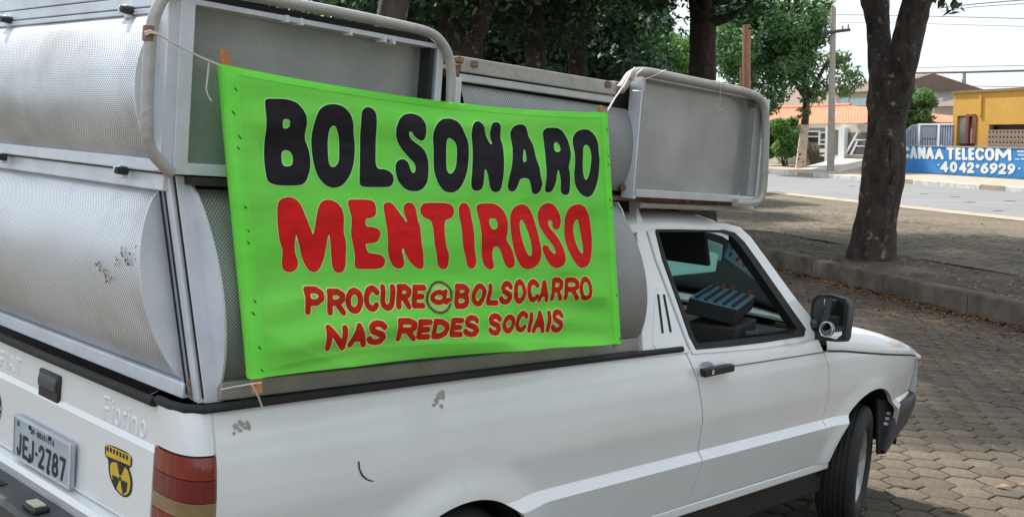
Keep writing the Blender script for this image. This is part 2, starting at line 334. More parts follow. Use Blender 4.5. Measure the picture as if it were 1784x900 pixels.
# ---- kerb of the tree bed
KERB = mat('old_concrete_kerb', (.175, .145, .115), (.075, .062, .048), scale=2.2, rough=.92, bump=.5, bscale=30)
SOIL = mat('dark_bed_soil', (.058, .046, .036), (.105, .084, .062), scale=3.5, rough=.95, bump=.6, bscale=22)
bed = MB().grid([[SN(s, n, .185+.012*math.sin(s*2.1+n*5)) for n in np.linspace(4.74, 6.0, 6)] for s in np.linspace(-30, 60, 160)]).build('tree_bed', SOIL, kind='structure')
kr = tag(MB().box(0, .02, 0, .02, -1.0, -.95).build('kerb', KERB), kind='structure')
s = -20.0; kk = 0
while s < 40:
    L = random.uniform(1.0, 1.7); b = MB(); g = .006; tw_ = random.gauss(0, .006); h = .205+random.gauss(0, .006)
    pts = []
    for q in np.linspace(s+g, s+L-g, 6):
        w = .004*math.sin(q*7+kk)
        pts.append([SN(q, 4.60+tw_+w, -.1), SN(q, 4.605+tw_+w, h-.03), SN(q, 4.62+tw_+w, h-.006), SN(q, 4.645+tw_, h), SN(q, 4.75, h+.002), SN(q, 4.76, -.1)])
    b.grid(pts); b.f.append(tuple(range(len(b.v)-36, len(b.v)-30))); b.f.append(tuple(range(len(b.v)-6, len(b.v))))
    b.build('kerb_stone', KERB, kr, smooth=50)
    s += L; kk += 1
# ---- plaza behind the bed, road, far pavement, land beyond
def plaza_mat():
    m = mat('plaza_paving', (.175, .132, .090), (.095, .085, .055), scale=.55, rough=.93, lo=.35, hi=.65, bump=.5, bscale=9)
    n = m.node_tree; b = n.nodes['Principled BSDF']; src = b.inputs['Base Color'].links[0].from_socket
    t = n.nodes.new('ShaderNodeTexCoord'); v = n.nodes.new('ShaderNodeTexVoronoi'); v.feature = 'DISTANCE_TO_EDGE'; v.inputs['Scale'].default_value = 4.4; v.inputs['Randomness'].default_value = .35
    n.links.new(t.outputs['Object'], v.inputs['Vector'])
    mr = n.nodes.new('ShaderNodeMapRange'); mr.inputs[1].default_value = .02; mr.inputs[2].default_value = .09; mr.inputs[3].default_value = .4; mr.inputs[4].default_value = 1.05
    n.links.new(v.outputs['Distance'], mr.inputs[0])
    hs = n.nodes.new('ShaderNodeHueSaturation'); n.links.new(src, hs.inputs['Color']); n.links.new(mr.outputs[0], hs.inputs['Value']); n.links.new(hs.outputs[0], b.inputs['Base Color'])
    return m
PLAZA = plaza_mat()
MB().grid([[SN(s, n, .19-.09*min(1, max(0, (n-6)/5.4))+.006*math.sin(s*1.7+n*2)) for n in np.linspace(5.98, 11.6, 12)] for s in np.linspace(-40, 90, 180)]).build('plaza_pavement', PLAZA, kind='structure')
ASPH = mat('worn_asphalt', (.155, .160, .167), (.20, .20, .20), scale=1.2, rough=.85, stretch=(1, .25, 1), bump=.2, bscale=40)
CONC = mat('dusty_pavement', (.40, .33, .25), (.30, .25, .19), scale=1.6, rough=.92, bump=.3, bscale=15)
LAND = mat('bare_land', (.22, .18, .13), (.16, .15, .09), scale=.3, rough=.95)
rz = math.atan2(SV[1], SV[0])
def sheet(name, n0, n1, z, m, s0=-60, s1=140, **k):
    return MB().grid([[SN(s, n, z) for n in (n0, (n0+n1)/2, n1)] for s in np.linspace(s0, s1, 60)]).build(name, m, kind='structure')
sheet('road', 12.0, 18.75, 0.0, ASPH); sheet('pavement_verge', 11.55, 12.02, .11, CONC)
def nbox(b, s0, s1, n0, n1, z0, z1):
    P = [SN(s, n, z) for z in (z0, z1) for n in (n0, n1) for s in (s0, s1)]
    return b.add(P, [(0, 2, 3, 1), (4, 5, 7, 6), (0, 1, 5, 4), (2, 6, 7, 3), (0, 4, 6, 2), (1, 3, 7, 5)])
nbox(MB(), -60, 140, 11.90, 12.03, -.1, .112).build('road_kerb', CONC, kind='structure', bevel=.01)
sheet('far_pavement', 18.68, 22.0, .13, CONC); sheet('ground', 21.9, 400, .10, LAND, -300, 400); sheet('ground_near', -400, 11.0, -.45, LAND, -300, 400)
KW = mat('whitewashed_kerb', (.70, .69, .66), (.42, .39, .34), scale=3, rough=.9)
fk = tag(MB().box(.1, .12, 0, .02, -1.0, -.95).build('far_kerb', KW), kind='structure')
s = 10.0; k = 0
while s < 60:
    L = random.uniform(.8, 1.2)
    dn = random.gauss(0, .008); nbox(MB(), s, s+L-.02, 18.60+dn, 18.70+dn, -.1, .137+random.gauss(0, .006)).build('kerb_stone', KW if random.random() < .62 else CONC, fk, bevel=.01)
    s += L
# potholes patches and painted line on the road
mk = MB()
for px in ((1610, 338), (1690, 352), (1483, 324), (1740, 367), (1665, 343), (1760, 350)):
    c = CW+rayW(px)*((SORG[2]-CW[2])/rayW(px)[2]); pl = []
    for a in np.linspace(0, 2*math.pi, 11)[:-1]:
        r = random.uniform(.7, 1.2); pl.append(c+SV*math.cos(a)*.22*r+NV*math.sin(a)*.16*r+np.array([0, 0, .004]))
    mk.add(pl, [tuple(range(10))])
mk.build('road_patches', mat('tar_patch', (.05, .05, .05), rough=.9), smooth=0, kind='structure')
MB().grid([[SN(s, n, .004) for n in (12.28, 12.40)] for s in np.linspace(5, 17.0, 30)]).build('road_edge_line', mat('worn_white_paint', (.72, .72, .7), (.45, .45, .44), scale=4, rough=.8), kind='structure')
# ================================================================== the pickup truck (built in its own frame: x forward from the front axle, y left)
TM = Matrix.Identity(4)
for i in range(3):
    for j in range(3): TM[i][j] = RTW[i, j]
tv = CW-RTW@OT
for i in range(3): TM[i][3] = tv[i]
truck = empty('pickup_truck', label='white two-seat pickup truck carrying a metal loudspeaker canopy, passenger window open', cat='pickup truck'); truck.matrix_world = TM
ZP = [.18, .25, .30, .36, .45, .527, .557, .62, .68, .74, .80, .86, .90, .94, 1.0]
WP = [.70, .732, .752, .768, .787, .8035, .779, .788, .7975, .797, .791, .780, .770, .756, .730]
def arch(c, R):
    def f(x):
        u = np.clip((x-c[0])/R, -1, 1); return np.where(np.abs(x-c[0]) < R, c[1]+R*np.sqrt(1-u*u), 0)
    return f
AF, AR = ((-.03, .285), .365), ((-2.60, .275), .318)
def yw(x, z):
    x = np.asarray(x, float); z = np.asarray(z, float)
    w = np.interp(z, ZP, WP)
    w = w-.10*np.clip((x+.1)/.74, 0, 2)**2
    for (c, R), amp, wid in ((AF, .016, .09), (AR, .034, .13)):
        r = np.hypot(x-c[0], (z-c[1])*1.05); t = np.clip(1-(r-R)/wid, 0, 1); w = w+amp*t*t*(3-2*t)*(z > .3)
    return w
def zlo(x, base):
    return np.maximum(np.maximum(base, arch(*AF)(x)), arch(*AR)(x))
def side_panel(name, xl, xr, zb, zt, cols=70, parent=truck, **k):
    zz = np.unique(np.concatenate([np.arange(.24, .96, .016), [.527, .557]]))
    zz = zz[(zz > zb-.001)]
    rows = []
    u = np.linspace(0, 1, cols)
    zz = [zb]+[z for z in zz if zb+.005 < z < .965]
    for ri, z in enumerate(zz):
        x = xl(z)+(xr(z)-xl(z))*u
        zl_ = zlo(x, zb); z2 = np.minimum(np.maximum(z, np.where(zl_ > zb, zl_+.0006*ri, zb)), zt(x)-.0004*(len(zz)-ri)); rows.append(np.stack([x, -yw(x, z2), z2], 1))
    rows.append(np.stack([x, -yw(x, zt(x)), zt(x)], 1))
    P = np.array(rows)
    return MB().grid(P, skirt=(0, .02, 0)).build(name, PAINT, parent, smooth=28, **k)
SRZ = [.34, .357, .465, .548, .676, .827, .927, .96]; SRX = [-1.447, -1.443, -1.427, -1.422, -1.436, -1.482, -1.538, -1.558]
SFZ = [.34, .375, .439, .543, .635, .784, .886, .93]; SFX = [-.553, -.539, -.502, -.484, -.483, -.50, -.557, -.585]
xr_ = lambda z: np.interp(z, SRZ, SRX); xf_ = lambda z: np.interp(z, SFZ, SFX)
fx = lambda v: (lambda z: np.full_like(np.asarray(z, float), v)+0.0)
one = lambda v: (lambda x: np.full_like(np.asarray(x, float), v))
bedside = side_panel('bed_side', lambda z: -3.384, lambda z: xr_(z)-.0035, .345, one(.925), cols=150)
door = side_panel('door', lambda z: xr_(z)+.0035, lambda z: xf_(z)-.003, .362, one(.928), cols=60)
shut = lambda x: np.interp(x, [-.62, -.35, .0, .46, .66], [.858, .838, .80, .752, .722])
fender = side_panel('front_fender', lambda z: xf_(z)+.003, lambda z: .585+.06*(z-.5), .36, lambda x: np.minimum(shut(x), .85), cols=80)
for o in (bedside, door, fender): mirror_copy(o, truck)
# tail corner, tail lamp bands
def corner(z0, z1, m, name, parent, out=0.0, nz=6):
    rows = []
    for z in np.linspace(z0, z1, nz):
        w = float(np.interp(z, ZP, WP)); p0, p1, p2, p3 = np.array([-3.391, -w-out]), np.array([-3.445-out, -w-out]), np.array([-3.462-out, -w+.05]), np.array([-3.452-out, -.641])
        t = np.linspace(0, 1, 12)[:, None]; c = (1-t)**3*p0+3*(1-t)**2*t*p1+3*(1-t)*t*t*p2+t**3*p3
        rows.append([(a, b, z) for a, b in c])
    return MB().grid(rows, skirt=(.02, .015, 0)).build(name, m, parent, smooth=40)
tc1 = corner(.832, .925, PAINT, 'tail_corner', truck); tc2 = corner(.34, .598, PAINT, 'tail_corner', truck)
lampo = corner(.5985, .8315, BLACKP, 'tail_lamp', truck, out=-.006, nz=4)
for z0, z1, m in ((.779, .828, LAMPO), (.729, .777, LAMPR), (.692, .727, LAMPC), (.655, .690, LAMPO), (.602, .653, LAMPR)): corner(z0, z1, m, 'lens_band', lampo, out=.003, nz=4)
mirror_copy(tc1, truck); mirror_copy(tc2, truck); mirror_copy(lampo, truck)
# tailgate with pressed lettering
XT = lambda z: -3.452+.006*np.clip((z-.6)/.3, 0, 1)-.010*np.clip((.822-z)/.012, 0, 1)+.004
rows = [[(float(XT(z)), y, z) for y in np.linspace(.636, -.636, 40)] for z in np.concatenate([np.linspace(.622, .81, 12), [.814, .818, .822, .826], np.linspace(.84, .915, 6)])]
tail = MB().grid(rows, skirt=(.03, 0, 0)).build('tailgate', PAINT, truck, smooth=30)
lip = MB().grid([[(x, y, z) for y in np.linspace(.70, -.70, 20)] for x, z in ((-3.45, .618), (-3.478, .612), (-3.486, .598), (-3.480, .575), (-3.45, .50), (-3.42, .40))]).build('rear_valance', PAINT, truck)
MB().box(-3.4515, -3.44, -.116, .012, .808, .886).build('handle_frame', BLACKP, tail, bevel=.008)
MB().grid([[(x, y, z) for y in (.002, -.106)] for x, z in ((-3.452, .878), (-3.456, .868), (-3.458, .856), (-3.456, .842), (-3.452, .838))], skirt=(.015, 0, 0)).build('handle_pull', GREYP, tail, bevel=.002)
MB().tube([(-3.452, .64, .925), (-3.456, 0, .925), (-3.452, -.625, .925)], .0115, 10).build('rubber_seal', RUBBER, tail)
# rail trim
rail = [(-3.448, -.632, .932), (-3.449, -.69, .932), (-3.437, -.735, .932), (-3.405, -.76, .932), (-3.36, -.768, .934), (-3.0, -.770, .937), (-2.4, -.770, .939), (-1.9, -.769, .938), (-1.56, -.764, .935)]
rt_ = MB().tube(rail, .0108, 10).build('rail_trim', RUBBER, truck); mirror_copy(rt_, truck)
# bumper, sills, floor
bump = MB().grid([[(x+.10*max(0, abs(y)-.62)**2*8, y, z) for y in np.linspace(.80, -.80, 40)] for x, z in ((-3.46, .50), (-3.545, .505), (-3.565, .515), (-3.57, .55), (-3.562, .563), (-3.47, .570))], skirt=(0, 0, -.004)).build('rear_bumper', GREYP, truck, smooth=25)
MB().box(-3.552, -3.51, -.235, -.155, .566, .580).build('plate_lamp', BLACKP, bump, bevel=.004)
MB().box(-3.545, -3.517, -.222, -.168, .581, .5855).build('lamp_lens', mat('lamp_cream', (.62, .58, .44), rough=.3), bump)
MB().box(-3.538, -3.512, .035, .075, .5665, .5695).build('slot', DARK, bump)
sill = MB().box(-1.9, -.36, -.769, -.70, .322, .3585).build('sill', PAINT, truck, bevel=.006)
sk = MB().box(-2.25, -.37, -.748, -.68, .215, .3205).build('sill_skirt', BLACKP, truck, bevel=.008); mirror_copy(sill, truck); mirror_copy(sk, truck)
fl = MB(); fl.box(-3.40, -.38, -.62, .62, .24, .30); fl.box(-.38, .40, -.46, .46, .30, .36); fl.box(-3.40, -2.95, -.74, .74, .26, .34); fl.box(-2.22, -.42, -.735, .735, .26, .34)
fl.build('underbody', DARK, truck)
for (c, R) in (AF, AR):
    for sgn in (-1, 1):
        ww = MB(); pr = [(c[0]+(R+.012)*math.cos(a), sgn*.765, c[1]+(R+.012)*math.sin(a)) for a in np.linspace(.12, math.pi-.02, 22)]
        ww.grid([pr, [(x, sgn*.48, z) for x, _, z in pr]]); ww.add([(x, sgn*.48, z) for x, _, z in pr], [tuple(range(22))]); ww.build('wheel_well', DARK, truck)
# hood, front face, bumper
hx = [-.50, -.42, -.25, -.085, .10, .246, .40, .52, .60, .65, .675, .685]; hz = [.955, .950, .936, .921, .890, .860, .830, .806, .786, .768, .745, .705]
rows = []
for x, zt in zip(hx, hz):
    zs = float(shut(min(x, .66)))+.006; w = float(yw(min(x, .62), zs))-.002
    cs = [(-w, zs), (-w+.006, zs+.35*(zt-zs)), (-w+.022, zs+.72*(zt-zs)), (-w+.055, zs+.93*(zt-zs)), (-w+.12, zt), (-.40, zt+.006), (-.2, zt+.012)]
    full = cs+[(0, zt+.013)]+[(-a, b) for a, b in cs[::-1]]
    rows.append([(x, a, max(b, .70)) for a, b in full])
hood = MB().grid(rows, skirt=(0, 0, -.012)).build('hood', PAINT, truck, smooth=40)
MB().tube([(x, -float(yw(x, shut(x)))+.004, float(shut(x))+.003) for x in np.linspace(-.50, .60, 16)], .0055, 8).build('hood_gap', DARK, hood)
fr = MB(); fr.grid([[(x, y, z) for y in np.linspace(-.70, .70, 12)] for x, z in ((.655, .715), (.67, .60), (.655, .50), (.64, .45))]); fr.build('front_panel', PAINT, truck)
fr = MB().box(.655, .685, -.36, .36, .575, .70).build('grille', BLACKP, truck, bevel=.01)
for sg in (-1, 1): MB().box(.62, .676, sg*.50-.13, sg*.50+.13, .58, .70).build('headlight', mat('headlight_glass', (.55, .57, .58), rough=.1, coat=.6), truck, bevel=.012)
fb = []
hb_ = ((.226, -.768), (.262, -.769), (.302, -.770), (.335, -.771), (.45, -.768), (.58, -.742), (.66, -.66), (.71, -.45), (.73, 0))
for x, y in hb_+tuple((a, -b) for a, b in hb_[-2::-1]):
    lowz = .42 if abs(y) < .7 else np.interp(x, [.226, .262, .302, .335, .45, .58], [.298, .316, .345, .368, .424, .482]); k = .985; tz = np.interp(x, [.226, .262, .302, .335, .45, .58], [.312, .41, .515, .535, .542, .549])
    fb.append([(x, y*.95, tz), (x, y*k, tz+.004), (x, y*1.0, tz-.010 if tz-lowz > .03 else tz-.004), (x, y*1.0, (tz+lowz)/2), (x, y*.995, lowz+.004), (x, y*.95, lowz)])
MB().grid(fb).build('front_bumper', BUMPF, truck, smooth=40)
vt = MB()
for k in range(3): vt.box(.255-.012*k, .33-.012*k, -.7535, -.7505, .468-.030*k, .478-.030*k)
# inner mudguard with three louvres, made pale to stand in for light caught on them
mg = MB().prism([U(p, 1, -.742) for p in ((1530, 694), (1570, 700), (1560, 745), (1550, 780), (1540, 790), (1530, 791))], (0, .012, 0)).build('mudguard', DARK, truck)
lv = MB()
for k in range(3):
    a = U((1541+2.6*(2-k), 716.5+9*k), 1, -.7450); lv.prism([a, a+np.array([.062, 0, -.012]), a+np.array([.062, 0, -.026]), a+np.array([0, 0, -.014])], (0, .006, 0))
lv.build('louvre', ALUW, mg)
# ---- cab: side frames, window, roof
CN = np.array([0, 1.0, -.33]); CP = (0, -.765, .93)
def G(px, out=0.0): p = UP(px, CP, CN); return p+np.array([0, -out, 0])
def resample(P, n, close=True):
    P = [np.array(p, float) for p in P]; Q = P+[P[0]] if close else P
    L = np.concatenate([[0], np.cumsum([np.linalg.norm(Q[i+1]-Q[i]) for i in range(len(Q)-1)])]); t = np.linspace(0, L[-1], n, endpoint=not close)
    return [np.array([np.interp(v, L, [q[k] for q in Q]) for k in range(3)]) for v in t]
def smooth_poly(P, it=2):
    P = [np.array(p, float) for p in P]
    for _ in range(it):
        Q = []
        for i in range(len(P)):
            a, b = P[i], P[(i+1) % len(P)]; Q += [a*.75+b*.25, a*.25+b*.75]
        P = Q
    return P
win = [(1146, 404), (1180, 404), (1222, 404), (1256, 405), (1272, 410), (1286, 424), (1310, 458), (1350, 516), (1388, 572), (1384, 582), (1330, 590), (1270, 597), (1217, 602), (1208, 585), (1180, 508), (1160, 452)]
seal = [(1141, 399), (1180, 399), (1222, 399), (1259, 400), (1279, 405), (1296, 421), (1322, 457), (1362, 514), (1403, 572), (1400, 585), (1330, 596), (1270, 603), (1213, 608), (1201, 585), (1174, 508), (1154, 452)]
outr = [(1124, 384), (1180, 386), (1222, 387), (1262, 388), (1290, 396), (1308, 412), (1338, 452), (1380, 510), (1424, 566), (1432, 588), (1335, 606), (1270, 612), (1207, 617), (1195, 587), (1166, 510), (1143, 450)]
frame = MB().ring([G(p) for p in outr], [G(p) for p in seal], (0, .035, 0)).build('door_frame', PAINT, truck, bevel=.004, smooth=50)
sealo = MB().ring([G(p, .003) for p in seal], [G(p, .003) for p in win], (0, .045, 0)).build('window_seal', RUBBER, truck, smooth=50)
pil = [(1108, 340), (1114, 368), (1120, 384), (1139, 450), (1162, 510), (1191, 587), (1202, 614), (1160, 620), (1121, 624), (1113, 480)]
pill = MB().prism([G(p, .001) for p in pil], (0, .035, 0)).build('cab_rear_pillar', PAINT, truck, bevel=.003)
pan = [(1143, 500), (1155, 500), (1178, 560), (1190, 598), (1186, 604), (1142, 608), (1136, 600), (1138, 540)]
pv = MB().prism([G(p, .004) for p in pan], (0, .01, 0)).build('vent_panel', PAINT, pill, bevel=.002)
for a in (((1143, 512), (1146, 512), (1154, 579), (1151, 580)), ((1153, 512), (1156, 512), (1168, 577), (1165, 578))): MB().prism([G(p, .0065) for p in a], (0, .004, 0)).build('vent_slot', DARK, pv)
for o in (frame, sealo, pill): mirror_copy(o, truck)
# far-side glass is wound up; windscreen
lg = [G(p) for p in win]; MB().add([(p[0], -p[1]-.012, p[2]) for p in lg], [tuple(range(len(lg)))]).build('side_glass', GLASSS, truck, smooth=0)
rf = []
ry0 = float(G((1180, 388))[1])
for x, dz in ((-1.80, -.012), (-1.70, .004), (-1.5, .012), (-1.35, .012), (-1.24, .006), (-1.16, -.006), (-1.115, -.022)):
    rf.append([(x, y, 1.375+dz+zz) for y, zz in ((-.632, -.03), (-.615, -.006), (-.58, .010), (-.45, .022), (0, .032), (.45, .022), (.58, .010), (.615, -.006), (.632, -.03))])
roof = MB().grid(rf, skirt=(0, 0, -.02)).build('cab_roof', PAINT, truck, smooth=45)
ws = []
for t in np.linspace(0, 1, 8):
    x, w, z = -.47+t*(-1.115+.47), .69+t*(.585-.69), .93+t*(1.345-.93)
    ws.append([(x+.06*(1-(y/w)**2)*(1-.4*t), y, z) for y in np.linspace(-w, w, 14)])
MB().grid(ws).build('windscreen', GLASSW, truck)
shp = chaikin_px = [(1150, 417), (1252, 441), (1247, 471), (1150, 481)]
MB().prism([UP(p, (-.49, 0, .93), (.415, 0, .645)) for p in shp], (-.003, 0, -.004)).build('pale_panel', PALEFILM, truck, smooth=0)  # pale translucent turquoise panel set just inside the windscreen
cab = MB(); cab.box(-1.80, -1.74, -.62, .62, .35, 1.36); cab.build('cab_rear_wall', DARK, truck)
lin = MB(); lin.box(-1.75, -1.2, -.57, .57, 1.338, 1.350); lin.build('headliner', DARK, truck)
for y0, y1 in ((-.52, -.08), (.08, .52)):
    MB().box(-.02, .0, y0, y1, 0, .16, Matrix.Translation((-1.12, 0, 1.335))@Matrix.Rotation(math.radians(158), 4, 'Y')).build('sun_visor', DARK, truck, bevel=.006)
db = MB().grid([[(x, y, z) for y in np.linspace(-.69, .69, 10)] for x, z in ((-.47, .915), (-.62, .925), (-.74, .92), (-.80, .88), (-.80, .62), (-.72, .50))]).build('dashboard', TRIMB, truck, smooth=50)
inn = MB(); inn.box(-1.56, -.58, -.705, -.69, .36, .90); inn.box(-1.56, -.58, .69, .705, .36, .90); inn.build('door_lining', TRIMB, truck)
for y in (-.36, .36):
    st = MB(); st.box(-1.42, -.90, y-.24, y+.24, .50, .62); st.box(-.06, .06, y-.24, y+.24, 0, .62, Matrix.Translation((-1.45, 0, .58))@Matrix.Rotation(math.radians(-14), 4, 'Y'))
    st.build('seat', DARK, truck, bevel=.03)
wh = MB().tube([(-.86+.185*math.cos(a)*.42, .36+.185*math.sin(a), .93+.185*math.cos(a)*.9) for a in np.linspace(0, 2*math.pi, 29)[:-1]], .014, 8, close=True)
wh.tube([(-.70, .36, .84), (-.86, .36, .93)], .025, 8); wh.tube([(-.86, .20, .93), (-.86, .52, .93)], .014, 6); wh.build('steering_wheel', BLACKP, truck)
MB().tube([(-.98, -.66, .935), (-.62, -.70, .932)], .012, 8).build('door_top_strip', TRIMB, truck)
MB().prism([U(p, 1, -.28) for p in ((1318, 512), (1340, 505), (1352, 520), (1352, 566), (1318, 566))], (0, .2, 0)).build('instrument_binnacle', DARK, truck, bevel=.01)
MB().tube([U(p, 1, -.5) for p in ((1345, 552), (1362, 556), (1385, 560))], .010, 8).build('grab_handle', ALUW, truck)
MB().tube([U(p, 1, -.6) for p in ((1318, 578), (1340, 581), (1368, 580))], .008, 8).build('trim_strip', ALUW, truck)
# door furniture
bl = [(x, -float(yw(x, .852))-.0008, .852) for x in np.linspace(-1.29, -.505, 12)]
MB().tube(bl, .0028, 6).build('waist_line', mat('grey_gap', (.16, .16, .16), rough=.7), door)
hd = MB().prism([U(p, 1, -.797) for p in ((1217, 641), (1246, 636), (1258, 633), (1272, 632), (1272, 645), (1258, 648), (1220, 656))], (0, -.022, 0)).build('door_handle', BLACKP, door, bevel=.006)
MB().add([U((1232+7.5*math.cos(a)*1.5, 637+8*math.sin(a)), 1, -.7815)+np.array([0, 0, 0]) for a in np.linspace(math.pi, 2*math.pi, 12)], [tuple(range(12))]).build('handle_recess', mat('recess_grey', (.45, .46, .45), rough=.5), door, smooth=0)
MB().box(-.004, .004, -.822, -.818, -.008, .008, Matrix.Translation(Vector((float(U((1234, 646), 1, -.8)[0]), 0, float(U((1234, 646), 1, -.8)[2]))))).build('key_lock', ALUW, door)
# mirror
mrr = MB()
my, mz = -.822, 1.006
prof = [(-.082, -.085), (-.085, .06), (-.065, .088), (.0, .096), (.055, .088), (.080, .062), (.084, -.05), (.078, -.085), (.05, -.098), (-.045, -.092)]
mrr.grid([[(x, my+sx*a, mz+sz*b) for a, b in prof+prof[:1]] for x, sx, sz in ((-.605, .90, .92), (-.610, 1.0, 1.0), (-.575, 1.0, 1.0), (-.535, .86, .86), (-.52, .60, .6))])
mrr.f.append(tuple(range(len(mrr.v)-11, len(mrr.v)-1)))
mir = MB(); mir.v = mrr.v; mir.f = mrr.f; mir = mir.build('side_mirror', BLACKP, truck, smooth=40)
MB().add([(-.602, my+.90*a, mz+.92*b) for a, b in prof], [tuple(range(10))]).build('mirror_backing', BLACKP, mir, smooth=0)
MB().add([(-.6035-.02*(a), my+a, mz+b) for a, b in ((.028, -.078), (.028, .072), (.0, .080), (-.045, .074), (-.060, .055), (-.062, -.06), (-.04, -.082))], [tuple(range(7))]).build('mirror_glass', CHROME, mir, smooth=0)
sp = MB()
sp.lathe([(.0, -.004), (.012, -.0035), (.020, -.0025), (.026, -.001)], 24, Matrix.Translation((-.611, my+.004, mz-.048))@Matrix.Rotation(math.radians(90), 4, 'Z')@Matrix.Scale(-1, 4, (0, 1, 0)))
sp.build('blind_spot_mirror', mat('dark_convex_glass', (.16, .17, .18), rough=.08, metal=1.0), mir, smooth=80)
MB().tube([(-.611, my+.004+.028*math.cos(a), mz-.048+.030*math.sin(a)) for a in np.linspace(0, 2*math.pi, 25)[:-1]], .0022, 6, close=True).build('blind_spot_rim', mat('silver_rim', (.7, .7, .7), rough=.3, metal=.5), mir)
arm = MB().tube([(-.60, -.735, .960), (-.585, -.77, .972)], [.032, .028], 10); arm.build('mirror_arm', BLACKP, mir)
# wheels
def wheel(name, x, y, steer, sgn):
    root = bpy.data.objects.new('wheel', None); COL.objects.link(root); root.parent = truck; root.location = (x, y, .279); root.rotation_euler = (0, 0, steer)
    prof = [(.165, .062), (.172, .075), (.215, .086), (.250, .084), (.268, .074), (.276, .062)]
    e = .276; tread = []
    for g in (.045, .022, 0, -.022, -.045): tread += [(e+.002, g+.0085), (e-.006, g+.006), (e-.006, g-.001), (e+.002, g-.0035)]
    pr = prof+tread+[(r, -w) for r, w in prof[::-1]]
    MB().lathe(pr, 56).build('tyre', RUBBER, root, smooth=50)
    rp = [(.001, .035), (.035, .038), (.045, .030), (.075, .032), (.105, .052), (.125, .05), (.14, .035), (.150, .030), (.158, .060), (.168, .068), (.168, -.06)]
    rim = MB().lathe([(r, w*sgn) for r, w in rp], 40).build('rim', STEEL, root, smooth=40)
    sb = MB()
    for k in range(10):
        a = 2*math.pi*k/10; sb.lathe([(.0, .0), (.013, .0)], 8, Matrix.Translation((.116*math.cos(a), sgn*.0545, .116*math.sin(a))))
    sb.build('rim_hole', DARK, rim, smooth=0)
    return root
wheel('wheel', -.03, -.69, math.radians(17), -1); wheel('wheel', -.03, .69, math.radians(17), 1)
wheel('wheel', -2.60, -.69, 0, -1); wheel('wheel', -2.60, .69, 0, 1)
# marks on the paint: torn stickers, scratch
def blob(px, n=14): return px
def decal(name, pts, m, parent, off=.0015, plane=None):
    q = []
    for p in pts:
        u = U(p, 1, -.785)
        for _ in range(3): u = U(p, 1, -float(yw(u[0], u[2])))
        q.append(u+np.array([0, -off, 0]))
    return MB().add(q, [tuple(range(len(q)))]).build(name, m, parent, smooth=0)
def torn(parent, poly, n, seed):
    g = np.random.default_rng(seed); P_ = np.array(poly, float); lo_, hi_ = P_.min(0), P_.max(0); b = MB(); k = 0; L_ = [[tuple(p) for p in poly]]
    while k < n:
        c = lo_+(hi_-lo_)*g.random(2)
        if poly_in(c, poly):
            q = []
            for a in np.linspace(0, 6.283, 8)[:-1]:
                r = g.uniform(.5, 1.3)*np.array([4.2, 4.2]); p = c+r*np.array([math.cos(a), math.sin(a)]); u = U(p, 1, -.785)
                for _ in range(3): u = U(p, 1, -float(yw(u[0], u[2])))
                q.append(u+np.array([0, -.0008-.00008*k, 0]))
            b.add(q, [tuple(range(7))]); k += 1
    return b.build('torn_sticker', TAPE, parent, smooth=0, kind='stuff')
def poly_in(c, poly):
    ins = False
    for i in range(len(poly)):
        (ax, ay), (bx, by) = poly[i], poly[(i+1) % len(poly)]
        if (ay > c[1]) != (by > c[1]) and c[0] < (bx-ax)*(c[1]-ay)/(by-ay)+ax: ins = not ins
    return ins
torn(bedside, [(403, 733), (430, 732), (437, 743), (430, 749), (414, 754), (405, 758)], 13, 5); torn(bedside, [(758, 682), (771, 682), (773, 692), (771, 708), (752, 711), (754, 700)], 11, 6)
0 and decal('torn_sticker', [(403, 733), (430, 732), (437, 743), (430, 749), (414, 754), (405, 758)], TAPE, bedside)
0 and decal('sticker_gap', [(409, 741), (424, 739), (426, 743), (409, 746)], PAINT, bedside, .0022)
for q in () and ([(756, 680), (771, 680), (773, 692), (771, 708), (750, 710), (748, 713), (753, 700)], [(762, 676), (765, 676), (764, 680), (761, 680)], [(750, 708), (775, 707), (771, 713), (748, 714)]): decal('torn_sticker', q, TAPE, bedside, .0015+.0006*random.random())
decal('scratch', [(623, 802), (626, 803), (627, 815), (632, 826), (640, 833), (652, 837), (648, 838), (637, 834.5), (629, 827.5), (624.5, 816)], mat('paint_scratch', (.03, .035, .06), rough=.6), bedside)
